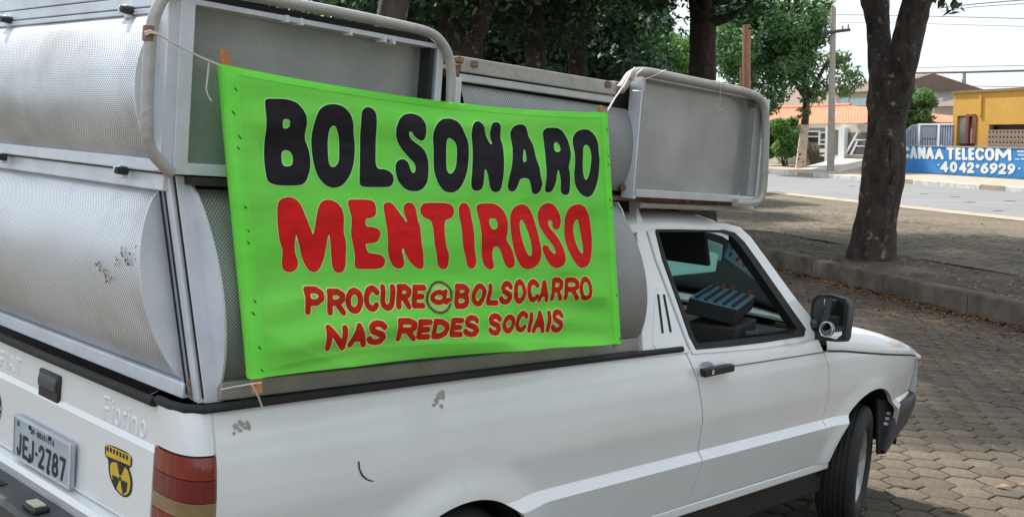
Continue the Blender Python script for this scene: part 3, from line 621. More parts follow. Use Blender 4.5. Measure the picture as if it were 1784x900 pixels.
# ------------------------------------------------------------------ lettering: stroke font and traced outlines, meshed on a fine grid
def arc(cx, cy, rx, ry, a0, a1, n=12):
    return [(cx+rx*math.cos(math.radians(a)), cy+ry*math.sin(math.radians(a))) for a in np.linspace(a0, a1, n)]
SF = {
 'A': [[(0, 1), (.5, 0), (1, 1)], [(.22, .66), (.78, .66)]],
 'B': [[(0, 0), (0, 1)], [(0, 0), (.6, .01), (.88, .13), (.86, .34), (.6, .47), (0, .48)], [(.6, .47), (.95, .60), (1, .76), (.9, .92), (.6, 1), (0, 1)]],
 'C': [arc(.55, .5, .55, .5, -40, -320, 18)], 'D': [[(0, 0), (0, 1)], [(0, 0), (.5, .02), (.9, .22), (1, .5), (.9, .78), (.5, .98), (0, 1)]],
 'E': [[(1, 0), (0, 0), (0, 1), (1, 1)], [(0, .5), (.85, .5)]], 'F': [[(1, 0), (0, 0), (0, 1)], [(0, .5), (.8, .5)]],
 'I': [[(.5, 0), (.5, 1)]], 'J': [[(.85, 0), (.85, .72)]+arc(.45, .72, .4, .28, 0, 170, 8)], 'L': [[(0, 0), (0, 1), (1, 1)]],
 'M': [[(0, 1), (.04, 0), (.5, .72), (.96, 0), (1, 1)]], 'N': [[(0, 1), (0, 0), (1, 1), (1, 0)]],
 'O': [arc(.5, .5, .5, .5, 0, 360, 24)], 'P': [[(0, 1), (0, 0), (.65, 0), (1, .15), (1, .4), (.65, .57), (0, .57)]],
 'R': [[(0, 1), (0, 0), (.62, 0), (.95, .14), (.95, .38), (.62, .52), (0, .52)], [(.5, .52), (1, 1)]],
 'S': [[(.95, .18), (.8, .05), (.5, 0), (.2, .06), (.04, .22), (.16, .40), (.5, .49), (.86, .60), (.98, .78), (.8, .95), (.5, 1), (.18, .95), (.02, .82)]],
 'T': [[(0, 0), (1, 0)], [(.5, 0), (.5, 1)]], 'U': [[(0, 0), (0, .65)]+arc(.5, .65, .5, .35, 180, 0, 10)+[(1, 0)]], 'H': [[(0, 0), (0, 1)], [(1, 0), (1, 1)], [(0, .5), (1, .5)]],
 '0': [arc(.5, .5, .5, .5, 0, 360, 24)], '2': [[(.03, .22), (.2, .04), (.5, 0), (.85, .06), (.97, .26), (.85, .46), (0, 1), (1, 1)]],
 '4': [[(.75, 1), (.75, 0), (0, .7), (1, .7)]], '6': [[(.85, .03), (.4, .18), (.08, .5), (.02, .72)]+arc(.5, .72, .48, .28, 180, -180, 20)],
 '7': [[(0, 0), (1, 0), (.4, 1)]], '8': [arc(.5, .25, .42, .25, 0, 360, 18), arc(.5, .74, .5, .26, 0, 360, 18)],
 '9': [[(.15, .97), (.6, .82), (.92, .5), (.98, .28)]+arc(.5, .28, .48, .28, 0, -360, 20)], '-': [[(.1, .5), (.9, .5)]],
 'f': [[(0, 0), (0, 1)]], 'i': [[(.5, .35), (.5, 1)], [(.5, .06), (.5, .07)]], 'o': [arc(.5, .675, .5, .325, 0, 360, 18)], 'r': [[(.1, .35), (.1, 1)], [(.1, .55), (.45, .36), (.95, .38)]],
 'n': [[(0, .35), (0, 1)], [(0, .55), (.4, .36), (.85, .42), (1, .6), (1, 1)]],
 '@': [arc(.40, .55, .40, .45, -30, -330, 16), [(.82, .05), (.76, .75), (.88, .98), (1.05, .8)]],
}
def seg_field(X, Y, segs):                           # segs: (ax, ay, bx, by, r)
    F = np.full(X.shape, 9.0)
    for ax, ay, bx, by, r in segs:
        dx, dy = bx-ax, by-ay; L = dx*dx+dy*dy
        t = np.clip(((X-ax)*dx+(Y-ay)*dy)/L, 0, 1) if L > 1e-12 else 0
        F = np.minimum(F, np.hypot(X-ax-t*dx, Y-ay-t*dy)-r)
    return F
def poly_field(X, Y, loops):
    D = np.full(X.shape, 9.0); ins = np.zeros(X.shape, bool)
    for L in loops:
        for i in range(len(L)):
            (ax, ay), (bx, by) = L[i], L[(i+1) % len(L)]
            dx, dy = bx-ax, by-ay; q = dx*dx+dy*dy
            if q < 1e-14: continue
            t = np.clip(((X-ax)*dx+(Y-ay)*dy)/q, 0, 1); D = np.minimum(D, np.hypot(X-ax-t*dx, Y-ay-t*dy))
            if ay != by:
                c = ((ay > Y) != (by > Y)) & (X < (bx-ax)*(Y-ay)/(by-ay)+ax); ins ^= c
    return np.where(ins, -D, D)
def chaikin(P, it=2):
    P = [np.array(p, float) for p in P]
    for _ in range(it):
        Q = []
        for i in range(len(P)): a, b = P[i], P[(i+1) % len(P)]; Q += [a*.78+b*.22, a*.22+b*.78]
        P = Q
    return [tuple(p) for p in P]
def march(F, xs, ys):                                # polygons where F < 0
    V = []; idx = {}; faces = []
    ny, nx = F.shape
    def vert(key, p):
        if key not in idx: idx[key] = len(V); V.append(p)
        return idx[key]
    C = F < 0
    act = np.argwhere(C[:-1, :-1] | C[1:, :-1] | C[:-1, 1:] | C[1:, 1:])
    for j, i in act:
        cs = ((j, i), (j, i+1), (j+1, i+1), (j+1, i)); poly = []
        for k in range(4):
            a, b = cs[k], cs[(k+1) % 4]; fa, fb = F[a], F[b]
            if fa < 0: poly.append(vert(a, (xs[a[1]], ys[a[0]])))
            if (fa < 0) != (fb < 0):
                t = fa/(fa-fb); key = (a, b) if a < b else (b, a)
                poly.append(vert(key, (xs[a[1]]+t*(xs[b[1]]-xs[a[1]]), ys[a[0]]+t*(ys[b[0]]-ys[a[0]]))))
        if len(poly) >= 3: faces.append(tuple(poly))
    return V, faces
def glyph_mesh(field, box, cell, surf, name, m, parent, grow=0.0):
    x0, y0, x1, y1 = box; p = grow+2*cell
    xs = np.arange(x0-p, x1+p+cell, cell); ys = np.arange(y0-p, y1+p+cell, cell); X, Y = np.meshgrid(xs, ys)
    F = field(X, Y)-grow; F = np.where(F == 0, 1e-9, F)
    V, faces = march(F, xs, ys)
    if not faces: return None
    V = np.array(V); Q = surf(V[:, 0], V[:, 1]); b = MB(); b.v = [tuple(q) for q in Q]; b.f = faces
    return b.build(name, m, parent, smooth=60)
def stroke_segs(ch, box, r):
    x0, y0, x1, y1 = box; out = []
    for st in SF[ch]:
        q = [(x0+r+(x1-x0-2*r)*a, y0+r+(y1-y0-2*r)*b) for a, b in st]
        if len(q) == 1: q = q*2
        for a, b in zip(q[:-1], q[1:]): out.append((a[0], a[1], b[0], b[1], r))
    return out
# ---- number plate, tailgate lettering, stickers (flat coordinates: a = towards the right side of the truck, b = downwards)
def tail_surf(y0, z0, off, k=1.0):
    def f(a, b): return np.stack([np.full_like(a, 0)+(XT(z0-b)-off), y0-a, z0-b], -1)
    return f
PL, PH = .362, .116; PY = -.078; pl0 = (PL/2+PY, .742)
plate = MB().box(-3.474, -3.462, -PL/2+PY, PL/2+PY, .742-PH, .742).build('licence_plate', PLATE, truck, bevel=.003)
psurf = lambda off: (lambda a, b: np.stack([np.full_like(a, -3.474-off), pl0[0]-a, pl0[1]-b], -1))
MB().ring([(-3.4752, pl0[0], .742), (-3.4752, pl0[0]-PL, .742), (-3.4752, pl0[0]-PL, .742-PH), (-3.4752, pl0[0], .742-PH)], [(-3.4752, pl0[0]-.006, .736), (-3.4752, pl0[0]-PL+.006, .736), (-3.4752, pl0[0]-PL+.006, .748-PH), (-3.4752, pl0[0]-.006, .748-PH)], (-.002, 0, 0)).build('plate_rim', ALUW, plate, smooth=0)
a = .024
for ch, w in zip('JEJ-2787', (.034, .036, .034, .016, .037, .035, .038, .037)):
    sg = stroke_segs(ch, (a, .044, a+w, .107), .0055); glyph_mesh(lambda X, Y, s=sg: seg_field(X, Y, s), (a, .044, a+w, .107), .0028, psurf(.0012), 'character', INKP, plate); a += w+.0060
a = .115
for ch in 'DF-BRASILIA':
    sg = stroke_segs(ch, (a, .014, a+.010, .030), .0016); glyph_mesh(lambda X, Y, s=sg: seg_field(X, Y, s), (a, .014, a+.010, .030), .0014, psurf(.001), 'small_character', INKP, plate); a += .0135
gm = mat('plate_green_seal', (.02, .16, .10), rough=.5)
MB().add([(-3.4754, pl0[0]-.03+.009*math.cos(t), .722+.008*math.sin(t)) for t in np.linspace(0, 6.28, 9)[:-1]], [tuple(range(8))]).build('seal', gm, plate, smooth=0)
bolt = MB()
for y, z in ((-.005, .728), (-.13, .728), (-.005, .638), (-.13, .638)): bolt.lathe([(.0, -.003), (.006, -.002), (.007, 0)], 8, Matrix.Translation((-3.4745, y, z))@Matrix.Rotation(math.radians(-90), 4, 'Z'))
bolt.build('bolt', DARK, plate)
# pressed letters of the tailgate, in the same white paint
def emboss(text, y0, z_top, h, ws, gap, r):
    a = 0
    for ch, w in zip(text, ws):
        bx = (a, 0, a+w, h); sg = stroke_segs(ch, bx, r)
        xs_ = np.arange(-r, w+2*r, .0025)+a; ys_ = np.arange(-r, h+2*r, .0025); X, Y = np.meshgrid(xs_, ys_); F = seg_field(X, Y, sg); V, fs = march(F, xs_, ys_)
        V = np.array(V); f = np.array([seg_field(np.array([p[0]]), np.array([p[1]]), sg)[0] for p in V]); lift = .0035*np.clip(-f/(.004), 0, 1)+.0003
        z = z_top-V[:, 1]; b = MB(); b.v = [tuple(q) for q in np.stack([XT(z)-lift, y0-V[:, 0], z], -1)]; b.f = fs; b.build('pressed_letter', PAINT, tail, smooth=60); a += w+gap
ys0 = float(U((180, 685), 0, -3.446)[1])
emboss('Fiorino', ys0, .888, .064, (.036, .012, .034, .022, .012, .034, .034), .006, .0055)
emboss('FIAT', ys0+.655, .885, .052, (.034, .010, .040, .036), .010, .0055)
# trefoil sticker and round sticker
def tpt(px, off=.0012):
    p = U(px, 0, -3.45); return (float(XT(p[2]))-off, p[1], p[2])
st = MB().add([tpt(p) for p in chaikin([(186, 769), (234, 790), (234, 813), (228, 812), (236, 835), (234, 860), (222, 866), (206, 852), (194, 825), (193, 797), (187, 794)], 2)], [tuple(range(44))]).build('trefoil_sticker', INKP, tail, smooth=0)
MB().add([tpt(p, .0018) for p in ((189, 772), (232, 792), (232, 810), (189, 792))], [(0, 1, 2, 3)]).build('sticker_banner', YEL, st, smooth=0)
MB().add([tpt(p, .0018) for p in chaikin([(197, 800), (226, 812), (233, 835), (231, 857), (221, 862), (208, 850), (197, 825)], 2)], [tuple(range(28))]).build('sticker_field', YEL, st, smooth=0)
cy_, cz_ = tpt((214.5, 832))[1:]
tb = MB()
for k in range(3):
    a0 = math.radians(90+120*k); pts = []
    for r, aa in ((.010, -30), (.040, -30), (.044, 0), (.040, 30), (.010, 30)):
        t = a0+math.radians(aa); z = cz_+r*math.sin(t)*.95; pts.append((float(XT(z))-.0024, cy_+r*math.cos(t)*.95, z))
    tb.add(pts, [tuple(range(5))])
tb.lathe([(0, 0), (.006, 0)], 10, Matrix.Translation((float(XT(cz_))-.0024, cy_, cz_))@Matrix.Rotation(math.radians(90), 4, 'Z'))
tb.build('trefoil', INKP, st, smooth=0)
lt = MB()
for k in range(7):
    c = np.array([192+k*5.6, 779.5+k*2.55]); lt.add([tpt(c+np.array(q), .0024) for q in ((-1.7, -4), (1.9, -2.6), (1.7, 5.4), (-1.5, 4))], [(0, 1, 2, 3)])
lt.build('sticker_lettering', INKP, st, smooth=0)
c0 = tpt((-7, 706)); rs = MB().add([(float(XT(c0[2]+.057*math.sin(t)))-.0012, c0[1]+.057*math.cos(t), c0[2]+.057*math.sin(t)) for t in np.linspace(0, 6.283, 33)[:-1]], [tuple(range(32))]).build('round_sticker', INKP, tail, smooth=0)
MB().add([tpt(p, .002) for p in ((-6, 700), (4, 703), (8, 712), (3, 715), (7, 722), (0, 724), (-8, 715))], [tuple(range(7))]).build('sticker_mark', mat('tan_print', (.45, .38, .2), rough=.5), rs, smooth=0)
# ================================================================== loudspeaker canopy standing on the bed rails
can = empty('loudspeaker_canopy', label='grey metal loudspeaker canopy with perforated bulging grilles on the pickup bed', cat='speaker canopy'); can.matrix_world = TM
core = MB(); core.box(-3.37, -1.83, -.63, .63, .925, 1.44); core.box(-3.44, -2.76, -.62, .62, 1.45, 1.825); core.box(-2.76, -1.90, -.61, .61, 1.45, 1.770); core.box(-1.90, -1.15, -.62, .62, 1.45, 1.815); core.build('inner_box', DARK, can)
for a_, b_, z_ in ((-3.44, -2.77, 1.827), (-2.765, -1.905, 1.772), (-1.90, -1.13, 1.817)): MB().box(a_, b_, -.64, .64, z_, z_+.006).build('top_sheet', ALU, can)
lerp = lambda a, b, t: a+(b-a)*t
def bulge(t, amp): return amp*(1-(2*t-1)**2)**.8
# lower tier side grille
def side_grille(x0f, x1f, zb, zt, yb, yt, amp, name, m, nx=24):
    rows = []
    for t in np.linspace(0, 1, 22):
        z = lerp(zb, zt, t); rows.append([(lerp(x0f(z), x1f(z), u), lerp(yb, yt, t)-bulge(t, amp), z) for u in np.linspace(0, 1, nx)])
    return MB().grid(rows).build(name, m, can, smooth=70, uv=lambda c: (c[0], c[2]*1.04))
px_ = lambda z: lerp(-3.395, -3.455, (z-.945)/.49); py_ = lambda z: lerp(-.728, -.66, (z-.945)/.49)
g1 = side_grille(lambda z: px_(z)+.045, lambda z: lerp(-1.775, -1.865, (z-.985)/.43), .985, 1.415, -.728, -.664, .075, 'grille', PERF_SHADED)
mirror_copy(g1, can)
def crescent(xf, zb, zt, yb, yt, amp, name, extra=.006, th=.006):
    ts = np.linspace(0, 1, 22); o = [(xf(lerp(zb, zt, t)), lerp(yb, yt, t)-bulge(t, amp)-extra*(0 < t < 1), lerp(zb, zt, t)) for t in ts]
    o += [(xf(lerp(zb, zt, t)), lerp(yb, yt, t)+.03, lerp(zb, zt, t)) for t in ts[::-1]]
    return MB().prism(o, (th, 0, 0)).build(name, ALUW, can, smooth=0)
cr1 = crescent(lambda z: px_(z)+.038, .965, 1.430, -.728, -.662, .075, 'end_plate'); mirror_copy(cr1, can)
cr2 = crescent(lambda z: lerp(-1.770, -1.860, (z-.985)/.43), .965, 1.430, -.728, -.662, .030, 'end_plate'); mirror_copy(cr2, can)
# lower tier rear grille and its end plates
RYE = lambda z: lerp(-.668, -.600, (z-.945)/.49)
def rear_grille(yE, zb, zt, xb, xt, amp, name):
    rows = []
    for t in np.linspace(0, 1, 22):
        z = lerp(zb, zt, t); rows.append([(lerp(xb, xt, t)-bulge(t, amp)+4*t*(1-t)*4*u*(1-u)*.0016*(math.sin(7*u+5*t)+math.sin(17*u-9*t+2)*.6+math.sin(31*u+4*t)*.35), lerp(-yE(z), yE(z), u), z) for u in np.linspace(0, 1, 30)])
    return MB().grid(rows).build(name, PERF, can, smooth=70, uv=lambda c: (c[1], c[2]*1.04))
rear_grille(lambda z: RYE(z)+.004, .978, 1.405, -3.398, -3.452, .075, 'grille')
for sg in (1, -1):
    ts = np.linspace(0, 1, 22); o = [(lerp(-3.398, -3.452, t)-bulge(t, .075)-.004*(0 < t < 1), sg*RYE(lerp(.972, 1.410, t)), lerp(.972, 1.410, t)) for t in ts]+[(lerp(-3.36, -3.41, t), sg*RYE(lerp(.972, 1.410, t)), lerp(.972, 1.410, t)) for t in ts[::-1]]
    MB().prism(o, (0, -sg*.006, 0)).build('end_plate', ALUW, can, smooth=0)
# corner posts: three slim flats; dark tubes stand in for shade in their gaps
def post_flat(dx0, dx1, dy0, dy1, name='corner_post', z0=.938, z1=1.442, m=ALUW, sg=1):
    b = []
    for z in (z0, z1):
        for dx, dy in ((dx0, dy0), (dx1, dy0), (dx1, dy1), (dx0, dy1)): b.append((px_(z)+dx, sg*(py_(z)+dy), z))
    return MB().add(b, [(0, 1, 2, 3), (7, 6, 5, 4), (0, 4, 5, 1), (1, 5, 6, 2), (2, 6, 7, 3), (3, 7, 4, 0)]).build(name, m, can, smooth=0, bevel=.002)
for sg in (1, -1):
    post_flat(-.008, .030, .000, .022, sg=sg); post_flat(-.004, .028, .028, .044, sg=sg); post_flat(.004, .05, -.008, -.0005, sg=sg, name='corner_angle'); post_flat(.0, .03, .048, .066, sg=sg, name='grille_frame')
    for dd in (.025, .046, -.0045): MB().tube([(px_(z)-(.009 if dd > 0 else -.003), sg*(py_(z)+dd), z) for z in (.95, 1.2, 1.44)], .0026, 6).build('gap_shade', DARK, can)
    MB().tube([(px_(z)-.011, sg*(py_(z)+.025), z) for z in (.945, .99)], .004, 6).build('rust_streak', RUST, can)
bs = MB().box(-3.36, -1.80, -.752, -.70, .944, .986).build('base_strip', mat('dull_galvanised', (.36, .34, .32), (.27, .25, .23), scale=8, rough=.6, metal=.3), can, bevel=.003); mirror_copy(bs, can)
MB().box(-3.415, -3.385, -.68, .68, .940, .976).build('base_strip', ALUW, can, bevel=.003)
# rear band between the tiers, upper rear grille, top band
MB().box(-3.472, -3.43, -.652, .652, 1.406, 1.4435).build('rear_rail', ALUW, can, bevel=.003)
MB().box(-3.490, -3.44, -.675, .675, 1.4475, 1.476).build('rear_rail', ALUW, can, bevel=.003)
rear_grille(lambda z: -.655, 1.476, 1.793, -3.482, -3.482, .066, 'grille')
for sg in (1, -1):
    ts = np.linspace(0, 1, 22); o = [(-3.482-bulge(t, .066)-.003*(0 < t < 1), sg*-.652, lerp(1.474, 1.795, t)) for t in ts]+[(-3.44, sg*-.652, lerp(1.474, 1.795, t)) for t in ts[::-1]]
    MB().prism(o, (0, -sg*.006, 0)).build('end_plate', ALUW, can, smooth=0)
for z0, z1, xx in ((1.7935, 1.806, -3.488), (1.809, 1.833, -3.486), (1.836, 1.872, -3.484)): MB().box(xx, -3.44, -.675, .675, z0, z1).build('rear_rail', ALUW, can, bevel=.002)
def latch(px, xx):
    c = U(px, 0, xx); b = MB(); b.box(xx-.014, xx, c[1]-.004, c[1]+.030, c[2]-.010, c[2]+.008); la = b.build('latch', mat('latch_zinc', (.72, .72, .7), rough=.3, metal=.7), can, bevel=.003)
    MB().lathe([(.0, -.028), (.008, -.027), (.010, -.012), (.010, 0)], 10, Matrix.Translation((xx, c[1]-.012, c[2]-.004))@Matrix.Rotation(math.radians(-90), 4, 'Z')).build('latch_knob', BLACKP, la)
    MB().box(xx-.01, xx+.004, c[1]-.012, c[1]+.008, c[2]-.022, c[2]-.012).build('latch_hook', ALUW, la, bevel=.002)
latch((8, 271), -3.488); latch((217, 294), -3.488); latch((16, 33), -3.488); latch((226, 16), -3.488)
# upper side boxes
def frame_box(px_poly, width, y, depth, name, panel_mat, fm):
    x0, x1, z0, z1 = px_poly
    A = [(x0, y, z0), (x1, y, z0), (x1, y, z1), (x0, y, z1)]; w = width
    B = [(x0+w[0], y, z0+w[1]), (x1-w[2], y, z0+w[1]), (x1-w[2], y, z1-w[3]), (x0+w[0], y, z1-w[3])]
    f = MB().ring(A, B, (0, depth, 0)).build(name, fm, can, smooth=0, bevel=.002)
    p = MB().grid([[(xx, y+depth*.85+.002*math.sin(9*xx+5*zz), zz) for xx in np.linspace(B[0][0]-.004, B[1][0]+.004, 20)] for zz in np.linspace(B[0][2]-.004, B[2][2]+.004, 12)]).build('panel', panel_mat, f)
    return f
YB = -.700
rb = frame_box((float(U((302, 300), 1, YB)[0]), float(U((772, 120), 1, YB)[0]), 1.446, 1.826), (.034, .026, .022, .012), YB, .055, 'box_frame', PANEL, ALUW)
MB().box(float(U((742, 120), 1, -.68)[0]), float(U((748, 120), 1, -.68)[0]), -.694, -.65, 1.475, 1.812).build('inner_strip', DARK, rb)
MB().box(-3.50, -3.455, -.692, -.655, 1.450, 1.83).build('return_plate', ALUW, rb, bevel=.003)
MB().box(-3.44, -2.76, -.690, -.64, 1.8265, 1.842).build('shade_strip', DARK, rb)  # dark strip standing in for the shade between box and tube
def bezier_path(pxs, y, n=60):
    P = np.array([U(p, 1, y) for p in pxs]); 
    for _ in range(3):
        Q = [P[0]]
        for i in range(len(P)-1): Q += [P[i]*.75+P[i+1]*.25, P[i]*.25+P[i+1]*.75]
        Q.append(P[-1]); P = np.array(Q)
    return list(P)
ring1 = bezier_path([(299, 302), (286, 290), (258, 258), (256, 225), (257, 150), (262, 62), (268, 28), (288, -14), (330, -24), (420, -10), (554, 14.5), (640, 32), (711, 47), (752, 57), (772, 76), (783, 100), (787, 135), (784, 180)], YB-.008)
r1 = MB().tube(ring1, .0132, 12).build('tube_frame', TUBEM, can, smooth=60); mirror_copy(r1, can); mirror_copy(rb, can)
MB().tube([U((259.5, 72), 1, YB-.008), U((260, 60), 1, YB-.008), U((261.5, 46), 1, YB-.008)], .0140, 12).build('rust_patch', RUST, can)
for kx in (498, 523, 609, 668, 684): 
    q = U((kx, 32+(kx-492)*.207), 1, YB-.004); MB().box(q[0]-.004, q[0]+.004, YB-.012, YB+.02, q[2]-.008, q[2]+.008).build('glint_tab', ALUW, can)  # pale tabs stand in for glints along the dark line under the tube
# middle section
YM = -.645
ml = [U((798, 106), 1, YM), U((1068, 150), 1, YM)]
def rail_box(a, b, y0, y1, dz0, dz1, name, m, **k):
    return MB().add([(a[0], y0, a[2]+dz0), (b[0], y0, b[2]+dz0), (b[0], y1, b[2]+dz0), (a[0], y1, a[2]+dz0), (a[0], y0, a[2]+dz1), (b[0], y0, b[2]+dz1), (b[0], y1, b[2]+dz1), (a[0], y1, a[2]+dz1)], [(0, 1, 2, 3), (7, 6, 5, 4), (0, 4, 5, 1), (1, 5, 6, 2), (2, 6, 7, 3), (3, 7, 4, 0)]).build(name, m, can, smooth=0, bevel=.003, **k)
q1 = rail_box(ml[0], ml[1], YM-.016, YM+.03, -.030, .012, 'top_rail', TUBEM); q2 = rail_box(ml[0], ml[1], YM-.010, YM+.03, -.056, -.034, 'grille_rail', ALU); mirror_copy(q1, can); mirror_copy(q2, can)
g3 = side_grille(lambda z: float(ml[0][0])+.01, lambda z: float(U((1112, 250), 1, -.70)[0])-.003, 1.468, 1.738, YM+.004, YM+.004, .042, 'grille', PERF_SHADED, nx=12); mirror_copy(g3, can)
MB().box(float(U((790, 150), 1, -.66)[0]), float(U((801, 150), 1, -.66)[0]), -.668, -.64, 1.50, 1.752).build('side_plate', ALUW, can, bevel=.002)
MB().box(float(U((786, 130), 1, -.66)[0]), float(U((800, 130), 1, -.66)[0]), -.660, -.62, 1.753, 1.785).build('rust_bracket', RUST, can)
for p, s in (((802, 104), .011), (827, 111) and ((827, 111), .012), ((1060, 147), .013), ((1084, 158), .012), ((1093, 150), .012), ((1086, 326), .010)):
    c = U(p, 1, -.664); MB().box(c[0]-s, c[0]+s, -.668, -.64, c[2]-s*.8, c[2]+s*.8).build('rust_bracket', RUST, can, bevel=.003)
lr = MB().box(-2.74, -1.91, -.665, -.62, 1.436, 1.466).build('lower_rail', ALUW, can, bevel=.003); mirror_copy(lr, can)
MB().box(-3.43, -2.3, -.700, -.64, 1.424, 1.4425).build('under_box_shade', mat('dark_shade_strip', (.035, .028, .022), rough=.8), can)  # dark brown strip painted in for the shadow line beneath the box
# front box over the cab
fx0, fx1 = float(U((1112, 250), 1, YB)[0]), float(U((1335, 250), 1, YB)[0])
fbx = frame_box((fx0, fx1, 1.452, 1.850), (.012, .026, .035, .010), YB, .055, 'box_frame', PANEL, ALU); mirror_copy(fbx, can)
MB().box(fx0-.004, fx0+.012, YB, -.648, 1.446, 1.80).build('rear_wall', ALUW, fbx, bevel=.002)
MB().box(float(U((1306, 250), 1, -.68)[0]), float(U((1317, 250), 1, -.68)[0]), -.690, -.65, 1.48, 1.81).build('inner_strip', PANEL, fbx)
MB().grid([[(x, y, z) for y in np.linspace(-.66, .66, 8)] for x, z in ((-1.14, 1.45), (-1.115, 1.46), (-1.105, 1.50), (-1.105, 1.78), (-1.12, 1.83), (-1.15, 1.86))]).build('front_sheet', ALU, fbx)
ring2 = bezier_path([(1080, 156), (1086, 150), (1098, 130), (1118, 123), (1180, 136), (1260, 152), (1304, 161), (1326, 172), (1334, 196), (1333, 260), (1330, 330), (1325, 347), (1312, 354), (1280, 353)], YB-.006)
r2_ = MB().tube(ring2, .0155, 12).build('tube_frame', TUBEM, can, smooth=60); mirror_copy(r2_, can)
rr = MB().tube([U((1112, 357), 1, -.66), U((1310, 365), 1, -.66)], .010, 8).build('roof_rail', TUBEM, can); mirror_copy(rr, can)
MB().box(-1.86, -1.10, -.64, .64, 1.436, 1.4515).build('box_floor', RUST, can)
for xx in (-1.60, -1.30):
    MB().box(xx-.05, xx+.05, -.56, .56, 1.392, 1.436).build('wooden_bearer', mat('brown_bearer', (.10, .055, .035), (.16, .10, .07), scale=12, rough=.8), can, bevel=.003)
for p in ((1128, 168), (1135, 330), (1300, 190)):
    pass
# bits of dried leaf caught on the rear grille
deb = MB()
for k in range(26):
    c = np.array([215, 448])+RNG.normal(0, 1, 2)*np.array([14, 10]) if k < 14 else np.array([135+k*2.2, 455+(k-14)*3.0])+RNG.normal(0, 2.5, 2)
    t = (U(c, 0, -3.5)[2]-.978)/.427; xx = lerp(-3.398, -3.452, t)-bulge(t, .075)-.004; p = U(c, 0, xx); a = RNG.random()*6; r = .004+.006*RNG.random()
    deb.add([(xx-.001, p[1]+r*math.cos(a), p[2]+r*math.sin(a)), (xx-.003, p[1]+.4*r*math.cos(a+1.5), p[2]+.4*r*math.sin(a+1.5)), (xx-.001, p[1]-r*math.cos(a), p[2]-r*math.sin(a)), (xx-.002, p[1]-.4*r*math.cos(a+1.5), p[2]-.4*r*math.sin(a+1.5))], [(0, 1, 2, 3)])
deb.build('dried_leaf_bits', mat('dry_debris', (.10, .085, .05), (.2, .16, .08), scale=30, rough=.9), can, smooth=0, kind='stuff')
# ================================================================== the banner
ban = empty('cloth_banner', label='bright green cloth banner with black and red hand-painted lettering hung on the canopy', cat='banner'); ban.matrix_world = TM
BTL, BTR, BBR, BBL = U((383, 112), 1, -.738), U((1057, 196), 1, -.738), U((1081, 598), 1, -.825), U((436, 660), 1, -.825)
WD, HD = 1.34, .70
def B0(u, v):
    u = np.asarray(u, float)[..., None]; v = np.asarray(v, float)[..., None]
    P = (BTL*(1-u)+BTR*u)*(1-v)+(BBL*(1-u)+BBR*u)*v
    sag = 4*u*(1-u); dz = -.024*sag*(1-v)**2+.010*sag*v**3
    return P+np.concatenate([np.zeros_like(dz), -.008*sag*np.sin(np.pi*v), dz], -1)
def wr(u, v):
    u = np.asarray(u, float); v = np.asarray(v, float)
    h = .0050*np.sin(5*u+9*v+1.5*np.sin(6*v))+.0034*np.sin(17*v-6*u+2*np.sin(3*u))+.0016*np.sin(31*v+13*u+3*np.sin(9*u))
    h = h+.0060*np.clip((v-.66)/.34, 0, 1)*np.sin(46*v+5*np.sin(2.6*u+.7)+4*u)+.0042*np.clip((v-.4)/.6, 0, 1)*np.sin(24*v-9*u+3*np.sin(4*u))
    h = h+.0055*np.clip((.22-v)/.22, 0, 1)*np.sin(40*v+7*u)
    h = h+.006*np.exp(-((u-.585+.02*np.sin(7*v))/.022)**2)*np.clip(1.1-v*1.3, 0, 1)
    for cu, cv, du, dv in ((0, 0, .6, .8), (1, 0, -.5, .86), (0, 1, .9, -.4), (1, 1, -.86, -.5)):
        s_ = (u-cu)*du*1.9+(v-cv)*dv; t_ = -(u-cu)*dv*1.9+(v-cv)*du
        h = h+.0035*np.exp(-(t_/.045)**2)*np.clip(1-s_/.6, 0, 1)*(s_ > -.1)
    rg = lambda t: (1-np.abs(np.sin(t)))**2
    h = h+.007*rg(15*v+1.2*np.sin(3*u+1)+1.5*u)*np.clip((v-.62)/.2, 0, 1)+.005*rg(9*v-7*u+1.3*np.sin(5*v))*np.clip((v-.35)/.4, 0, 1)+.004*rg(12*v+5*u+np.sin(7*u))*np.clip((.35-v)/.3, 0, 1)
    e = np.minimum(u, 1-u); h = h*np.clip((e-.01)/.06, .05, 1)+.007*np.exp(-((e-.014)/.012)**2)
    return h
def BS(u, v, off=0.0):
    P = B0(u, v); P[..., 1] -= wr(u, v)+off; return P
uu, vv = np.meshgrid(np.linspace(0, 1, 300), np.linspace(0, 1, 160))
MB().grid(BS(uu, vv)).build('cloth', GREEN, ban, smooth=80)
def bperim(u, v, off): return [tuple(q) for q in BS(np.array(u), np.array(v), off)]
for k, (u0, u1) in enumerate(((.004, .030), (.974, .998))):       # side sleeves, sewn double
    MB().grid(np.array([bperim(np.linspace(u0, u1, 6), np.full(6, v), .0016) for v in np.linspace(0.001, .999, 120)])).build('sleeve', GREEN, ban, smooth=80)
    ue = 0.0 if k == 0 else 1.0; E_ = BS(np.full(120, ue), np.linspace(0, 1, 120)); MB().grid(np.stack([E_, E_+np.array([0, .012, 0]), E_+np.array([.004*(1-2*k), .024, 0]), E_+np.array([.04*(1-2*k), .026, 0])], 1)).build('sleeve_back', GREEN, ban, smooth=80)
MB().grid(np.array([bperim(np.linspace(.0, 1, 200), np.full(200, v), .0014) for v in (.0, .008, .016, .024)])).build('hem', GREEN, ban, smooth=80)
sti = MB()
for u0 in (.016, .985):
    for v in np.linspace(.03, .97, 26):
        if RNG.random() < .3:
            a, b_ = RNG.normal(0, .003), .006+.006*RNG.random(); sti.tube(bperim([u0+a, u0+a+.005], [v, v+b_], .0028), .0011, 4)
sti.build('stitches', INKK, ban, kind='stuff')
